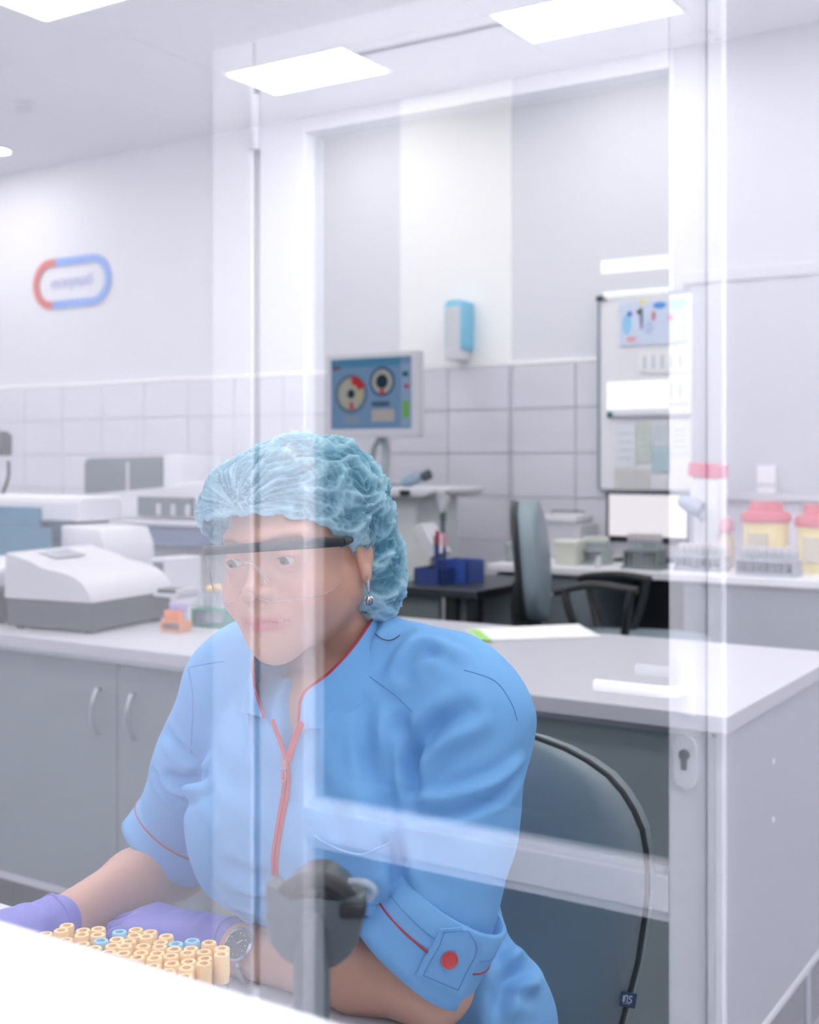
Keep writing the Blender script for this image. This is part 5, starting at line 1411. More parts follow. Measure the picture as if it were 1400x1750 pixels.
# creases: polylines on the cloth, (width, depth) in metres; positive depth = valley
CR = [
 ([(700, 1318), (722, 1268), (750, 1238), (795, 1212)], 0.011, 0.007), ([(716, 1330), (740, 1290), (775, 1262), (830, 1240)], 0.010, -0.004),
 ([(690, 1240), (700, 1290), (704, 1340), (698, 1372)], 0.010, 0.008), ([(672, 1290), (668, 1340), (676, 1400)], 0.011, 0.005), ([(684, 1270), (684, 1330), (690, 1390)], 0.008, -0.004),
 ([(702, 1384), (765, 1384), (846, 1356), (887, 1320)], 0.008, 0.005), ([(702, 1370), (765, 1370), (846, 1340), (887, 1302)], 0.008, -0.005),
 ([(630, 1215), (622, 1262), (640, 1335)], 0.010, 0.005), ([(606, 1200), (588, 1260), (596, 1330)], 0.012, 0.003), ([(652, 1215), (650, 1275), (660, 1340)], 0.008, -0.003),
 ([(560, 1205), (590, 1178), (612, 1150)], 0.006, 0.004), ([(640, 1145), (660, 1110), (690, 1075)], 0.012, 0.005), ([(690, 1150), (715, 1120), (760, 1105)], 0.010, 0.005), ([(705, 1135), (735, 1100), (790, 1120)], 0.009, -0.004),
 ([(640, 1300), (650, 1400), (672, 1470)], 0.014, 0.004), ([(545, 1330), (570, 1400), (560, 1430)], 0.014, 0.003),
 ([(283, 1250), (300, 1275), (330, 1292)], 0.008, 0.005), ([(290, 1330), (325, 1335), (350, 1312)], 0.008, 0.005), ([(280, 1345), (320, 1355), (355, 1340)], 0.008, -0.004),
 ([(335, 1310), (352, 1345), (368, 1390)], 0.010, 0.003), ([(345, 1290), (390, 1330), (420, 1350)], 0.014, 0.002), ([(262, 1320), (275, 1345), (300, 1372)], 0.007, 0.004),
 ([(400, 1200), (420, 1270), (440, 1340)], 0.016, 0.004), ([(385, 1480), (430, 1500), (462, 1502)], 0.010, 0.004), ([(395, 1530), (430, 1545), (480, 1540)], 0.010, 0.004),
 ([(600, 1520), (640, 1545), (690, 1530)], 0.012, 0.006), ([(560, 1560), (610, 1570), (650, 1565)], 0.010, 0.004), ([(670, 1440), (680, 1490), (690, 1530)], 0.009, 0.007),
 ([(880, 1590), (860, 1620), (850, 1660)], 0.011, 0.009), ([(905, 1650), (880, 1665), (850, 1700)], 0.011, 0.010), ([(895, 1700), (870, 1705), (845, 1735)], 0.009, 0.006), ([(908, 1680), (885, 1690), (868, 1720)], 0.009, -0.004),
]
disp = np.zeros(len(V))
for pts, w_, dep in CR:
    line = [h for h in (cast_px(tb0, p.x, p.y)[0] for p in smooth_path([(x, y, 0) for x, y in pts], 5)) if h is not None]
    if len(line) < 2: continue
    d, t = poly_dist(V, [tuple(p) for p in line])
    env = np.sin(PI*np.clip(0.08+0.84*t, 0, 1))**0.7
    disp -= 1.75*dep*env*(np.exp(-(d/w_)**2)-0.45*np.exp(-((d-1.6*w_)/(0.9*w_))**2))
low = np.array([noise.noise(Vector(p)*14)+0.5*noise.noise(Vector(p)*34+Vector((3, 1, 2))) for p in V])
zz_ = np.clip((V[:, 2]-1.04)/0.06, 0, 1)
disp += 0.0028*low*(1-0.6*zz_)
V = V+nr*disp[:, None]
V = smooth_v(V, Q4, 1, 0.4)
tbv = bvh_of(V, Q4)
tun_m = pm('tunic_cloth', (120, 178, 232), 0.75, var=0.05, scale=25, bump=0.12, bscale=1400, spec=0.25)
tunic = link('tunic', np_mesh('tunic', V, Q4), tun_m, ps)
tunic['label'] = 'light blue short sleeved tunic with red piping'
red = pm('red_piping', (176, 44, 58), 0.5, var=0.03)
zipm = pm('red_zip_tape', (196, 62, 72), 0.6, var=0.06, scale=300)
seam = pm('seam_thread', (88, 140, 204), 0.8)
def seam_line(pts, r=0.0005, m=seam, name='seam', off=0.0002):
    ln = drape_line(tbv, pts, off)
    if len(ln) > 2:
        b = bmesh.new(); tube(b, ln, r, 6); obj(name, b, m, tunic, smooth=True)
seam_line([(793, 1145), (846, 1164), (874, 1202), (884, 1232)]); seam_line([(617, 1146), (651, 1170), (680, 1192), (706, 1218)])
seam_line([(322, 1141), (352, 1135), (384, 1130)]); seam_line([(322, 1141), (330, 1195), (326, 1287)])
def ribbon(line, nrm, wid, thick, m, name, parent):
    b = bmesh.new(); rows = []
    for i, p in enumerate(line):
        a = line[max(i-1, 0)]; c = line[min(i+1, len(line)-1)]
        t = (c-a).normalized(); n_ = nrm[i]; s_ = t.cross(n_).normalized()
        w_ = wid[i] if isinstance(wid, list) else wid
        rows.append([b.verts.new(p+s_*w_/2), b.verts.new(p-s_*w_/2), b.verts.new(p-s_*w_/2+n_*thick), b.verts.new(p+s_*w_/2+n_*thick)])
    for r_, q_ in zip(rows, rows[1:]):
        for j in range(4): b.faces.new((r_[j], q_[j], q_[(j+1) % 4], r_[(j+1) % 4]))
    b.faces.new(rows[0][::-1]); b.faces.new(rows[-1])
    return obj(name, b, m, parent, smooth=True)
def drape_n(bvh, pts, n=5):
    P_, N_ = [], []
    for p in smooth_path([(x, y, 0) for x, y in pts], n):
        h, k_ = cast_px(bvh, p.x, p.y)
        if h is None: continue
        if k_.dot(h-CAM) > 0: k_ = -k_
        P_.append(h); N_.append(k_)
    N2 = [sum((N_[max(0, min(len(N_)-1, i+j))] for j in range(-3, 4)), Vector()).normalized() for i in range(len(N_))]
    return P_, N2
P_, N_ = drape_n(tbv, [(491, 1297), (490, 1345), (479, 1410), (471, 1465), (472, 1502), (474, 1560)])
ribbon([p+n*0.0005 for p, n in zip(P_, N_)], N_, 0.0098, 0.0012, zipm, 'zip_tape', tunic)
b = bmesh.new(); ctr = [p+n*0.0022 for p, n in zip(P_, N_)]; tube(b, ctr, 0.0009, 6); obj('zip_teeth', b, red, tunic, smooth=True)
zp, zn = P_[1]+N_[1]*0.004, N_[1]
b = bmesh.new(); bx(b, -0.003, 0.003, -0.0015, 0.0015, -0.006, 0.004, bev=0.001, M=T(zp)); tube(b, [zp+Vector((0.004*math.cos(a)*0.8, -0.002, -0.012+0.006*math.sin(a))) for a in [2*PI*i/14 for i in range(14)]], 0.0007, 6, closed=True); obj('zip_slider', b, pm('slider_rose', (206, 130, 138), 0.4, metal=0.3), tunic, smooth=True)
# collar: a standing band, open at the front
top = [(-0.8265, 0.997, 1.078), (-0.831, 0.999, 1.100), (-0.843, 1.018, 1.112), (-0.852, 1.058, 1.126), (-0.851, 1.110, 1.146), (-0.832, 1.146, 1.158), (-0.801, 1.157, 1.160), (-0.772, 1.146, 1.158), (-0.755, 1.110, 1.146), (-0.750, 1.064, 1.120), (-0.755, 1.028, 1.098), (-0.764, 1.003, 1.084), (-0.7675, 0.997, 1.072)]
bot = [(-0.812, 0.994, 1.052), (-0.835, 0.996, 1.054), (-0.857, 1.01, 1.05), (-0.876, 1.056, 1.066), (-0.8799, 1.1142, 1.084), (-0.8523, 1.1627, 1.098), (-0.801, 1.1792, 1.103), (-0.7526, 1.1627, 1.098), (-0.724, 1.1142, 1.084), (-0.7278, 1.0628, 1.072), (-0.745, 1.024, 1.046), (-0.758, 1.002, 1.046), (-0.769, 0.995, 1.042)]
tp_ = smooth_path(top, 5); bt2 = smooth_path(bot, 5)
b = bmesh.new(); rows = []
for a, c in zip(tp_, bt2):
    cen = Vector((-0.801, 1.09, 0)); o_ = Vector((a.x-cen.x, a.y-cen.y, 0)).normalized()
    mid = a.lerp(c, 0.5)+o_*-0.001
    rows.append([b.verts.new(a+o_*0.001), b.verts.new(mid+o_*0.0015), b.verts.new(c+o_*0.001), b.verts.new(c-o_*0.002), b.verts.new(mid-o_*0.001), b.verts.new(a-o_*0.001)])
for r_, q_ in zip(rows, rows[1:]):
    for j in range(6): b.faces.new((r_[j], q_[j], q_[(j+1) % 6], r_[(j+1) % 6]))
b.faces.new(rows[0][::-1]); b.faces.new(rows[-1])
obj('collar', b, tun_m, tunic, smooth=True)
b = bmesh.new(); tube(b, [bot[0]]+tp_+[bot[-1]], 0.0016, 8); obj('collar_piping', b, red, tunic, smooth=True)
def atpx_Y(pts, Ys): return [atY(x, y, Y) for (x, y), Y in zip(pts, Ys)]
# zip tape halves along the open V
for pts, wv in (([(466, 1229), (473, 1250), (482, 1275), (490, 1300)], 0.0042), ([(517, 1234), (509, 1252), (500, 1275), (493, 1300)], 0.0070)):
    ln = smooth_path([atY(x, y, 0.993+0.0*y) for x, y in pts], 4)
    ribbon(ln, [Vector((0.25, -0.95, 0.1)).normalized()]*len(ln), [wv*0.7]+[wv]*(len(ln)-2)+[wv*1.1], 0.0015, zipm, 'zip_tape', tunic)
# chest pocket
top_px = [(541, 1428), (562, 1443), (611, 1458), (640, 1452), (665, 1437)]
tp2 = smooth_path([(x, y, 0) for x, y in top_px], 4)
b = bmesh.new(); grid = []
for i, p in enumerate(tp2):
    row = []
    for j in range(7):
        h, n_ = cast_px(tbv, p.x-0.01*j*6, p.y+(1545-p.y)*j/6)
        if h is None: row = None; break
        if n_.dot(h-CAM) > 0: n_ = -n_
        row.append(b.verts.new(h+n_*(0.0016+0.003*max(0, 1-j/1.5))))
    if row: grid.append(row)
for r_, q_ in zip(grid, grid[1:]):
    for j in range(6): b.faces.new((r_[j], q_[j], q_[j+1], r_[j+1]))
if grid:
    edge = [v[0].co.copy() for v in grid]
    obj('chest_pocket', b, tun_m, tunic, smooth='all')
    b = bmesh.new(); tube(b, edge, 0.0012, 6); obj('pocket_hem', b, tun_m, tunic, smooth=True)

# cuffs: turned-up bands round the sleeve ends
def frame_of(ax):
    s_ = ax.cross(Vector((0, 0, 1))).normalized(); return s_, s_.cross(ax).normalized()
def cuff(Cc, ax, r0, r1, length, sx=1.0, back=0.052, wave=0.0):
    s_, u_ = frame_of(ax); n = 48; b = bmesh.new(); rows = []
    prof = [(-back, 0.002), (-back+0.001, 0.0045), (-back*0.4, 0.0055), (0.0, 0.0055), (length*0.7, 0.0060), (length, 0.0070), (length+0.001, 0.004), (length-0.002, 0.001), (0.0, -0.001), (-back, -0.001)]
    for t_, off in prof:
        f_ = (t_+back)/(length+back); r_ = r0+(r1-r0)*f_+off; ring = []
        for i in range(n):
            a = 2*PI*i/n
            wv = wave*(math.sin(3*a+f_*2)+0.6*math.sin(5*a+1.3))*f_
            ring.append(b.verts.new(Cc+ax*(t_+0.004*math.sin(2*a)*f_)+s_*math.cos(a)*(r_+wv)*sx+u_*math.sin(a)*(r_+wv)))
        rows.append(ring)
    for a_, c_ in zip(rows, rows[1:]+rows[:1]):
        for i in range(n): b.faces.new((a_[i], a_[(i+1) % n], c_[(i+1) % n], c_[i]))
    return b
def ring_line(Cc, ax, r_, t_, sx=1.0, n=64):
    s_, u_ = frame_of(ax)
    return [Cc+ax*(t_+0.004*math.sin(2*a)*0.5)+s_*math.cos(a)*r_*sx+u_*math.sin(a)*r_ for a in [2*PI*i/n for i in range(n)]]
cuffs = []
for Cc, ax, r0, r1, ln_, bk, lab in ((C_L, ax_L, 0.0625, 0.066, 0.034, 0.042, 'turned-up cuff with buttoned tab'), (C_R, ax_R, 0.0585, 0.062, 0.028, 0.042, 'turned-up cuff with red piping')):
    cf = obj('sleeve_cuff', cuff(Cc, ax, r0, r1, ln_, 1.0, bk, 0.0012), tun_m, tunic, smooth='all', label=lab); cuffs.append(cf)
    b = bmesh.new(); tube(b, ring_line(Cc, ax, r0+(r1-r0)*0.5+0.0058, -0.004), 0.0012, 6, closed=True); obj('cuff_piping', b, red, tunic, smooth=True)
    b = bmesh.new(); tube(b, ring_line(Cc, ax, r0+(r1-r0)*0.3+0.0056, -0.018), 0.0006, 5, closed=True); obj('cuff_stitch', b, seam, tunic, smooth=True)
cme = cuffs[0].data
cbv = BVHTree.FromPolygons([tuple(v.co) for v in cme.vertices], [tuple(p.vertices) for p in cme.polygons])
class Both:
    def ray_cast(s, o, d):
        a, c = cbv.ray_cast(o, d), tbv.ray_cast(o, d)
        if a[0] is None: return c
        if c[0] is None: return a
        return a if a[3] < c[3] else c
both = Both()
poly = [(752, 1586), (776, 1580), (800, 1582), (824, 1620), (790, 1700), (748, 1690), (709, 1662)]
# tab: gridded patch between its left and right edges
Lft = smooth_path([(752, 1586, 0), (740, 1610, 0), (722, 1640, 0), (710, 1664, 0)], 4); Rgt = smooth_path([(800, 1581, 0), (824, 1620, 0), (806, 1662, 0), (788, 1700, 0)], 4)
b = bmesh.new(); grid = []
for l_, r_ in zip(Lft, Rgt):
    row = []
    for j in range(9):
        p = l_.lerp(r_, j/8); h, n_ = cast_px(both, p.x, p.y)
        if h is None: continue
        if n_.dot(h-CAM) > 0: n_ = -n_
        row.append((h, n_))
    grid.append(row)
mlen = min(len(r_) for r_ in grid)
if mlen >= 9:
    cenN = sum((n_ for r_ in grid for _, n_ in r_), Vector()).normalized()
    # flatten towards the mean plane so that the tab lies as one stiff flap
    vt = [[b.verts.new(h+cenN*0.0035) for h, _ in r_] for r_ in grid]; vb = [[b.verts.new(h+cenN*0.0010) for h, _ in r_] for r_ in grid]
    m_, n2_ = len(vt), 9
    for i in range(m_-1):
        for j in range(n2_-1):
            b.faces.new((vt[i][j], vt[i+1][j], vt[i+1][j+1], vt[i][j+1])); b.faces.new((vb[i][j], vb[i][j+1], vb[i+1][j+1], vb[i+1][j]))
    for i in range(m_-1):
        b.faces.new((vt[i][0], vb[i][0], vb[i+1][0], vt[i+1][0])); b.faces.new((vt[i][-1], vt[i+1][-1], vb[i+1][-1], vb[i][-1]))
    for j in range(n2_-1):
        b.faces.new((vt[0][j], vt[0][j+1], vb[0][j+1], vb[0][j])); b.faces.new((vt[-1][j], vb[-1][j], vb[-1][j+1], vt[-1][j+1]))
    inset = [vt[i][1].co+cenN*0.0003 for i in range(1, m_-1)]+[vt[m_-2][j].co+cenN*0.0003 for j in range(1, 8)]+[vt[i][7].co+cenN*0.0003 for i in range(m_-2, 0, -1)]+[vt[1][j].co+cenN*0.0003 for j in range(7, 0, -1)]
    tab = obj('cuff_tab', b, tun_m, tunic, smooth=True)
    b = bmesh.new(); tube(b, inset, 0.0005, 5, closed=True); obj('tab_stitch', b, seam, tunic, smooth=True)
    h, n_ = cast_px(both, 766, 1637)
    Mb = T(h+cenN*0.0038) @ cenN.to_track_quat('Z', 'Y').to_matrix().to_4x4()
    b = bmesh.new(); lathe(b, [(0.0082, 0), (0.0086, 0.001), (0.0084, 0.0026), (0.0072, 0.0030), (0.0062, 0.0020), (0.0, 0.0018)], 28, M=Mb); obj('button', b, pm('red_button', (206, 52, 50), 0.3, coat=0.4), tunic, smooth=True, label='round red button')

# trousers and shoes (mostly out of sight under the desk)
tz_ = SDF(axis(-1.05, -0.56, (0, 0), 1, 0.008), axis(0.62, 1.40, (0, 0), 1, 0.008), axis(0.02, 0.70, (0, 0), 1, 0.008))
for s_ in (-1, 1):
    tz_.cone((-0.805+s_*0.09, 1.26, 0.565), (-0.805+s_*0.11, 0.86, 0.545), 0.088, 0.066, 0.03)
    tz_.cone((-0.805+s_*0.11, 0.86, 0.545), (-0.805+s_*0.11, 0.80, 0.09), 0.066, 0.052, 0.03)
V2, Q2 = tz_.mesh(); link('trousers', np_mesh('trousers', V2, Q2), tun_m, ps)
for s_ in (-1, 1):
    b = bmesh.new(); x = -0.805+s_*0.11
    lathe(b, [(0.001, -0.13), (0.03, -0.125), (0.045, -0.08), (0.042, 0.0), (0.04, 0.08), (0.03, 0.11), (0.001, 0.115)], 20, M=T((x, 0.76, 0.042)) @ R(-90, 'X'), sx=1.0, sy=0.92); obj('shoe', b, plastic_w, ps, smooth=True)

# ------------------------------------------------------------------ gloves
def make_glove(name, Wp, fdir, up, side, label, curl=(18, 28, 18), cuff_len=0.035, lift=0.0):
    f = fdir.normalized(); s0 = f.cross(up).normalized()*side; n_ = (s0.cross(f)*side).normalized()
    if n_.dot(up) < 0: n_ = -n_
    lo = [1e9]*3; hi = [-1e9]*3
    for c in (Wp-f*0.06, Wp+f*0.21):
        for k in range(3): lo[k] = min(lo[k], c[k]-0.085); hi[k] = max(hi[k], c[k]+0.085)
    g = SDF(*[axis(lo[k], hi[k], (0, 0), 1, 0.0022) for k in range(3)])
    P3 = lambda a, l, h: Wp+f*a+s0*l+n_*h
    g.cone(P3(-cuff_len, 0, 0), P3(0.02, 0, 0.0), 0.0315, 0.026, 0.01)
    kn = []
    for l, a, ln, r_ in ((0.030, 0.088, 0.070, 0.0098), (0.010, 0.094, 0.078, 0.0102), (-0.011, 0.090, 0.072, 0.0098), (-0.030, 0.080, 0.056, 0.0088)):
        g.cone(P3(0.01, l*0.5, 0.002), P3(a, l, 0.004+lift), 0.0185, 0.0120, 0.016)
        p = P3(a, l, 0.006+lift); ang = -0.12
        for sg, (cu, fr_) in enumerate(zip(curl, (0.45, 0.30, 0.25))):
            ang -= math.radians(cu)
            q = p+(f*math.cos(ang)+n_*math.sin(ang)+s0*l*0.6)*ln*fr_
            g.cone(p, q, r_*(1-0.08*sg), r_*(0.95-0.09*sg), 0.004); p = q
    p = P3(0.022, 0.026, -0.004); q = P3(0.058, 0.052, -0.010); r3 = P3(0.092, 0.058, -0.018)
    g.cone(P3(0.005, 0.01, 0), p, 0.02, 0.0165, 0.012); g.cone(p, q, 0.0155, 0.0120, 0.008); g.cone(q, r3, 0.0115, 0.0095, 0.004)
    V_, Q_ = g.mesh(); V_ = smooth_v(V_, Q_, 1, 0.5); nn = normals(V_, Q_)
    a_ = (V_-np.array(Wp)) @ np.array(f)
    wr = np.array([noise.noise(Vector((a*95, 0.35*(p @ np.array(s0))*60, p[2]*25))) for a, p in zip(a_, V_)])
    V_ = V_+nn*(0.0013*wr*np.exp(-((a_-0.0)/0.045)**2))[:, None]
    gl = link(name, np_mesh(name, V_, Q_), pm('nitrile_glove', (122, 122, 204), 0.45, var=0.06, scale=40, bump=0.1, bscale=500, spec=0.35), ps)
    gl['label'] = label
    s2, u2 = frame_of(f); Cc = Wp-f*cuff_len
    b = bmesh.new(); tube(b, [Cc+f*0.0015*math.sin(4*a)+s2*math.cos(a)*0.0318+u2*math.sin(a)*0.0318 for a in [2*PI*i/40 for i in range(40)]], 0.0016, 6, closed=True); obj('glove_hem', b, MATS['nitrile_glove'], gl, smooth=True)
gdir = Vector((-1.0, -0.10, 0.01))
make_glove('glove', W_L+Vector((-0.050, -0.002, 0.000)), gdir, Vector((0.05, 0, 1)), 1, 'violet nitrile glove on the hand behind the tubes', (16, 22, 16), 0.032, 0.002)
make_glove('glove', W_R+Vector((0, -0.035, 0.004)), Vector((-0.12, -1.0, 0.02)), Vector((0, 0, 1)), -1, 'violet nitrile glove at the left edge', (18, 26, 18), 0.030, 0.004)

# ------------------------------------------------------------------ wristwatch
fa_ = (W_L-E_L).normalized()
wc = W_L-fa_*0.004
h, n_ = cast_px(body_bvh, 414, 1598)
wt_ = obj('watch_strap', bmesh.new(), steel, ps) if False else None
dial_n = Vector((0.30, -0.80, 0.60)).normalized()
wc = W_L+Vector((0.021, 0, 0.001)); s_, u_ = frame_of(fa_)
n_proj = (dial_n-fa_*dial_n.dot(fa_)).normalized()
dc = wc+n_proj*0.0285
Mw = T(dc) @ n_proj.to_track_quat('Z', 'Y').to_matrix().to_4x4()
b = bmesh.new()
lathe(b, [(0.0150, -0.002), (0.0180, 0.0), (0.0180, 0.004), (0.0160, 0.006), (0.0152, 0.0050)], 32, M=Mw, cap=False); wcse = obj('wristwatch', b, chrome, ps, smooth=True, label='silver wristwatch with dark dial')
b = bmesh.new(); lathe(b, [(0.0153, 0.0050), (0.0001, 0.0051)], 32, M=Mw, cap=False); obj('dial', b, pm('dial_grey', (78, 90, 92), 0.45), wcse)
b = bmesh.new(); tube(b, [Mw @ Vector((0, 0, 0.0062)), Mw @ Vector((0.006, 0.005, 0.0062))], 0.0005, 5); tube(b, [Mw @ Vector((0, 0, 0.0062)), Mw @ Vector((-0.008, 0.006, 0.0062))], 0.0004, 5)
for i in range(12):
    a = 2*PI*i/12; tube(b, [Mw @ Vector((0.0105*math.cos(a), 0.0105*math.sin(a), 0.0058)), Mw @ Vector((0.0125*math.cos(a), 0.0125*math.sin(a), 0.0058))], 0.0004, 4)
obj('hands_and_marks', b, chrome, wcse)
st_r = 0.0292
v0 = n_proj; v1 = fa_.cross(n_proj).normalized()
for strand in range(3):
    pts_ = []
    for i in range(61):
        a = math.radians(32)+(2*PI-math.radians(64))*i/60
        tw_ = 0.0022*math.sin(i*1.25+strand*2*PI/3); tr_ = 0.0014*math.cos(i*1.25+strand*2*PI/3)
        pts_.append(wc+v0*math.cos(a)*(st_r+tr_)+v1*math.sin(a)*(st_r+tr_)+fa_*tw_)
    b = bmesh.new(); tube(b, pts_, 0.0019, 6); obj('bracelet_strand', b, steel, wcse, smooth=True)

# ------------------------------------------------------------------ hair and bouffant cap
hr = SDF(axis(HC.x-0.11, HC.x+0.11, (0, 0), 1, 0.004), axis(HC.y-0.13, HC.y+0.15, (0, 0), 1, 0.004), axis(HC.z-0.13, HC.z+0.16, (0, 0), 1, 0.004))
hr.ell(H(0, -0.022, 0.043), (0.0765, 0.088, 0.086), 0.01, 'u', HRn)
hr.ell(H(0, -0.075, -0.030), (0.045, 0.038, 0.045), 0.04, 'u', HRn)
sl = hr._sub((-9, -9, -9), (9, 9, 9)); x, y, z = hr._P(sl)
lx = (x-HC.x)*HRn[0][0]+(y-HC.y)*HRn[1][0]+(z-HC.z)*HRn[2][0]; ly = -((x-HC.x)*HRn[0][1]+(y-HC.y)*HRn[1][1]+(z-HC.z)*HRn[2][1]); lz = (x-HC.x)*HRn[0][2]+(y-HC.y)*HRn[1][2]+(z-HC.z)*HRn[2][2]
edge_h = np.interp(ly, [-0.06, -0.03, 0.005, 0.03, 0.07], [-0.085, -0.05, 0.02, 0.035, 0.062])
hr.F = np.maximum(hr.F, edge_h-lz)
V3, Q3 = hr.mesh(); V3 = smooth_v(V3, Q3, 2)
link('hair', np_mesh('hair', V3, Q3), pm('dark_hair', (58, 46, 44), 0.5, var=0.3, scale=300, stretch=(1, 1, 0.1)), ps)
CAPR = 0.0017
cpx = SDF(axis(HC.x-0.125, HC.x+0.125, (0, 0), 1, CAPR), axis(HC.y-0.135, HC.y+0.175, (0, 0), 1, CAPR), axis(HC.z-0.14, HC.z+0.165, (0, 0), 1, CAPR))
def capell(c, r, k): cpx.ell(H(*c), r, k, 'u', HRn)
capell((0, -0.014, 0.042), (0.083, 0.098, 0.083), 0.01)
capell((-0.030, 0.028, 0.058), (0.062, 0.058, 0.054), 0.04)
capell((0.005, -0.03, 0.062), (0.070, 0.070, 0.060), 0.04)
capell((-0.054, 0.022, 0.036), (0.032, 0.050, 0.050), 0.03)
capell((0.016, -0.082, -0.030), (0.056, 0.040, 0.058), 0.04)
capell((0.050, -0.056, -0.020), (0.030, 0.038, 0.060), 0.03)
sl = cpx._sub((-9, -9, -9), (9, 9, 9)); x, y, z = cpx._P(sl)
lx = (x-HC.x)*HRn[0][0]+(y-HC.y)*HRn[1][0]+(z-HC.z)*HRn[2][0]; ly = -((x-HC.x)*HRn[0][1]+(y-HC.y)*HRn[1][1]+(z-HC.z)*HRn[2][1]); lz = (x-HC.x)*HRn[0][2]+(y-HC.y)*HRn[1][2]+(z-HC.z)*HRn[2][2]
hem_f = [-0.16, -0.06, -0.030, -0.016, -0.004, 0.010, 0.030, 0.060, 0.095, 0.13]
hem_u = [-0.100, -0.090, -0.064, -0.030, -0.010, 0.008, 0.024, 0.042, 0.056, 0.058]
edge_c = np.interp(ly, hem_f, hem_u)+0.0015*np.sin(lx*260)+0.001*np.sin(ly*330)
shell = np.maximum(cpx.F, -(cpx.F+0.0045))
cpx.F = np.maximum(shell, (edge_c-lz)*0.8).astype(np.float32)
V4, Q4c = cpx.mesh(); V4 = smooth_v(V4, Q4c, 1, 0.4); n4 = normals(V4, Q4c)
l4 = (V4-np.array(HC)) @ HRn; l4[:, 1] *= -1                      # L, F, U
G = np.array([-0.012, 0.093, 0.062])
rel = l4-G
ang = np.arctan2(rel[:, 0], rel[:, 2]+0.25*np.abs(rel[:, 1])); dist = np.linalg.norm(rel, axis=1)
def ridge(v): return 1-np.abs(v)*2.2
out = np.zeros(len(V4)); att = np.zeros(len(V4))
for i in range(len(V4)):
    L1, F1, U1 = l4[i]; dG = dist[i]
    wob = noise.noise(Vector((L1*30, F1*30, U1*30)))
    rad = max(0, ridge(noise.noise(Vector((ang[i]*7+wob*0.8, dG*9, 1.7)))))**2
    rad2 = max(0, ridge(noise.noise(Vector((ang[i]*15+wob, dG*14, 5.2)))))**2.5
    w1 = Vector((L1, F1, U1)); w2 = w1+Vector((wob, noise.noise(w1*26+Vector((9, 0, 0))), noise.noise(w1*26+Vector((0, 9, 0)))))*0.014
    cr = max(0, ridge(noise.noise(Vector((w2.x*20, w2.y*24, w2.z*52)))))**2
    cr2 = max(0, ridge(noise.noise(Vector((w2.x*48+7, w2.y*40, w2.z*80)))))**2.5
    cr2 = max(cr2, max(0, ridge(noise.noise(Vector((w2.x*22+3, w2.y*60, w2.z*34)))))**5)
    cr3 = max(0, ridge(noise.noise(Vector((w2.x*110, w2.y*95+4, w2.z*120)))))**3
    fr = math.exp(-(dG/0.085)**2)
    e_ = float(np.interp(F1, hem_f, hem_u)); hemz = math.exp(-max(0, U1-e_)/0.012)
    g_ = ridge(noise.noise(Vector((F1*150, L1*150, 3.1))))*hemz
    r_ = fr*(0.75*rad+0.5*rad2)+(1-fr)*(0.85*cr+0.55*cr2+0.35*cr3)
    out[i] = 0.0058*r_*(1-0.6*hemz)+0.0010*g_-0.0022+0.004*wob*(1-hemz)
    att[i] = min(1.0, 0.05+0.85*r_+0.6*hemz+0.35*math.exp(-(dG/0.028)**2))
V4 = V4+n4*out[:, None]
cm = np_mesh('hair_cap', V4, Q4c)
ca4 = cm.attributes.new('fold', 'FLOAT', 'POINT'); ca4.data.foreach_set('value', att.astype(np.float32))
m = bpy.data.materials.new('bouffant_fabric'); m.use_nodes = True
nt = m.node_tree; N = nt.nodes; L = nt.links; N.clear()
o_ = N.new('ShaderNodeOutputMaterial'); a_ = N.new('ShaderNodeAttribute'); a_.attribute_name = 'fold'
tcn = N.new('ShaderNodeTexCoord'); nz = N.new('ShaderNodeTexNoise'); nz.inputs['Scale'].default_value = 900; L.new(tcn.outputs['Object'], nz.inputs['Vector'])
rg = N.new('ShaderNodeTexNoise'); rg.noise_type = 'RIDGED_MULTIFRACTAL'; rg.normalize = False
rg.inputs['Scale'].default_value = 26; rg.inputs['Detail'].default_value = 5; rg.inputs['Roughness'].default_value = 0.55; rg.inputs['Lacunarity'].default_value = 2.3; rg.inputs['Distortion'].default_value = 0.7
mpp = N.new('ShaderNodeMapping'); mpp.inputs['Rotation'].default_value = (0.3, 0.5, 0.2); mpp.inputs['Scale'].default_value = (0.8, 0.9, 1.9); L.new(tcn.outputs['Object'], mpp.inputs['Vector']); L.new(mpp.outputs[0], rg.inputs['Vector'])
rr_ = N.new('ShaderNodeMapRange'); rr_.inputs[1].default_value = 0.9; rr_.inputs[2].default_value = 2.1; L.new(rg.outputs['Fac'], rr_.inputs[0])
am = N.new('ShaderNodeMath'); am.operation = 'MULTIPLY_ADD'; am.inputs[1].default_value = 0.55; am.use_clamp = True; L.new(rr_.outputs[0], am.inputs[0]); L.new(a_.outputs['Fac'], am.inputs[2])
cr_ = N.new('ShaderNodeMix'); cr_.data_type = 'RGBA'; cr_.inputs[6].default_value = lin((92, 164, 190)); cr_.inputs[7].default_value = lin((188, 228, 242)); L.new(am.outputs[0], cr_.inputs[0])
df = N.new('ShaderNodeBsdfDiffuse'); tl = N.new('ShaderNodeBsdfTranslucent'); L.new(cr_.outputs[2], df.inputs[0]); L.new(cr_.outputs[2], tl.inputs[0])
mx1 = N.new('ShaderNodeMixShader'); mx1.inputs[0].default_value = 0.25; L.new(df.outputs[0], mx1.inputs[1]); L.new(tl.outputs[0], mx1.inputs[2])
tr_ = N.new('ShaderNodeBsdfTransparent'); tr_.inputs[0].default_value = (0.85, 0.95, 1, 1)
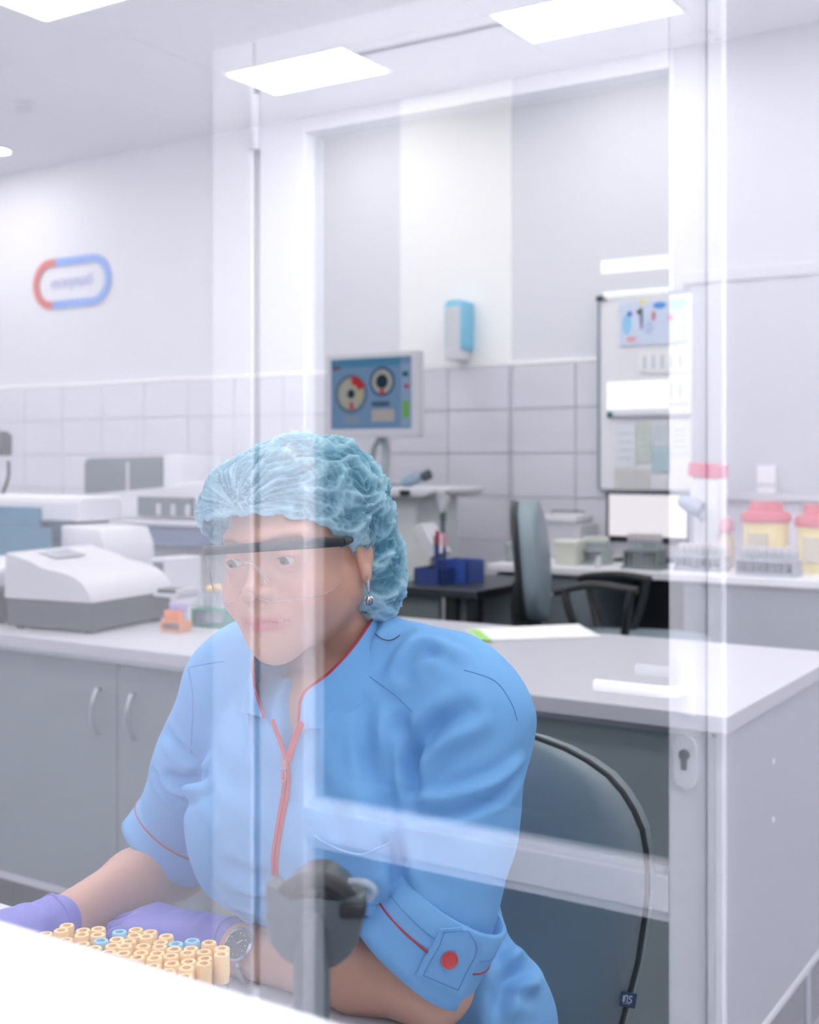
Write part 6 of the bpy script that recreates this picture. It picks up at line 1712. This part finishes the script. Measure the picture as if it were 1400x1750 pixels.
mr = N.new('ShaderNodeMapRange'); mr.inputs[1].default_value = 0; mr.inputs[2].default_value = 1; mr.inputs[3].default_value = 0.24; mr.inputs[4].default_value = 0.95; L.new(am.outputs[0], mr.inputs[0])
mx2 = N.new('ShaderNodeMixShader'); L.new(mr.outputs[0], mx2.inputs[0]); L.new(tr_.outputs[0], mx2.inputs[1]); L.new(mx1.outputs[0], mx2.inputs[2])
bpn = N.new('ShaderNodeBump'); bpn.inputs['Strength'].default_value = 0.7; bpn.inputs['Distance'].default_value = 0.003; L.new(rr_.outputs[0], bpn.inputs['Height']); L.new(bpn.outputs[0], df.inputs['Normal'])
L.new(mx2.outputs[0], o_.inputs[0])
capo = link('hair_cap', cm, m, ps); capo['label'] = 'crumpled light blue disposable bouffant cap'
# elastic cord loop hanging at the nape
b = bmesh.new(); tube(b, drape_line(tbv, [(637, 1072), (642, 1084), (655, 1093), (670, 1094), (684, 1086)], 0.0010), 0.0005, 6); obj('hair_strand', b, pm('dark_hair', (58, 46, 44)), ps, smooth=True)

# ------------------------------------------------------------------ safety glasses
gl = obj('safety_glasses', bmesh.new(), black, ps) if False else None
def gpt(th, U, push=0.0):
    a = math.radians(th); return H((0.0815+push)*math.sin(a), 0.030+(0.081+push)*math.cos(a), U)
b = bmesh.new(); rows = []
for i in range(41):
    th = -79+158*i/40; zb = 0.0165+0.004*math.cos(math.radians(th)); hh = 0.0058+0.0015*abs(th)/86
    ring = []
    for k in range(8):
        a = 2*PI*k/8; ring.append(b.verts.new(gpt(th, zb+hh*math.sin(a)*(1.0 if math.sin(a) > 0 else 0.6), 0.0022*math.cos(a)+0.002)))
    rows.append(ring)
for r_, q_ in zip(rows, rows[1:]):
    for j in range(8): b.faces.new((r_[j], q_[j], q_[(j+1) % 8], r_[(j+1) % 8]))
b.faces.new(rows[0][::-1]); b.faces.new(rows[-1])
gl = obj('safety_glasses', b, pm('glasses_black', (30, 38, 44), 0.35), ps, smooth=True, label='clear wraparound safety glasses with black brow bar')
b = bmesh.new(); rows = []
for i in range(41):
    th = -79+158*i/40; at_h = abs(th)
    dz = -0.034+0.012*math.exp(-(th/10)**2)*1.1+0.018*max(0, (at_h-55)/31)**1.5
    rows.append([b.verts.new(gpt(th, 0.017+(dz-0.017)*j/6, 0.001-0.006*(j/6)**2)) for j in range(7)])
for r_, q_ in zip(rows, rows[1:]):
    for j in range(6): b.faces.new((r_[j], q_[j], q_[j+1], r_[j+1]))
low_edge = [r_[-1].co.copy() for r_ in rows]
obj('lens', b, clear_mat('lens_clear', (0.985, 0.99, 0.99), 1.35, rough=0.02, cloud=0.02), gl, smooth='all')
b = bmesh.new(); tube(b, low_edge, 0.0004, 5); obj('lens_edge', b, clear_mat('lens_edge', (0.85, 0.87, 0.88), 1.4, cloud=0.2), gl, smooth=True)
b = bmesh.new(); tube(b, smooth_path([H(-0.009, 0.094, 0.004), H(0.0, 0.099, 0.006), H(0.007, 0.096, 0.001), H(0.012, 0.091, -0.008), H(0.015, 0.086, -0.016)], 5), 0.0011, 6); obj('nose_bridge', b, clear_mat('clear_bridge', (0.85, 0.87, 0.9), 1.5, cloud=0.35), gl, smooth=True)
for s_ in (-1, 1):
    b = bmesh.new(); P6 = smooth_path([H(s_*0.0800, 0.046, 0.0175), H(s_*0.0765, 0.030, 0.0175), H(s_*0.0725, 0.012, 0.017), H(s_*0.069, -0.02, 0.010)], 5)
    tube(b, P6, [0.0054]*6+[0.0042]*6+[0.003]*4, 8, flat=1.0); obj('temple_arm', b, MATS['glasses_black'], gl, smooth=True)
# ------------------------------------------------------------------ earring
e0 = H(0.0805, 0.0015, -0.028)
er = None
b = bmesh.new(); tube(b, smooth_path([e0+Vector((0, 0, 0.006)), e0+Vector((0.003, -0.003, 0.0)), e0+Vector((0.003, -0.002, -0.008)), e0+Vector((0.002, 0, -0.013))], 5), [0.0008]*5+[0.0016]*8+[0.001]*3, 8); er = obj('earring', b, chrome, ps, smooth=True, label='silver drop earring with a sparkling ball')
b = bmesh.new(); bmesh.ops.create_icosphere(b, subdivisions=2, radius=0.0048, matrix=T(e0+Vector((0.002, 0, -0.0205))))
obj('bead', b, pm('crystal_bead', (150, 152, 158), 0.12, metal=1.0, var=0.5, scale=700), er)
b = bmesh.new()
for k in range(5):
    a = PI*k/5; c = e0+Vector((0.002, 0, -0.0205)); tube(b, [c+Vector((math.cos(a)*math.cos(t)*0.005, math.sin(a)*math.cos(t)*0.005, math.sin(t)*0.005)) for t in [2*PI*i/16 for i in range(16)]], 0.0006, 5, closed=True)
obj('bead_wires', b, chrome, er, smooth=True)
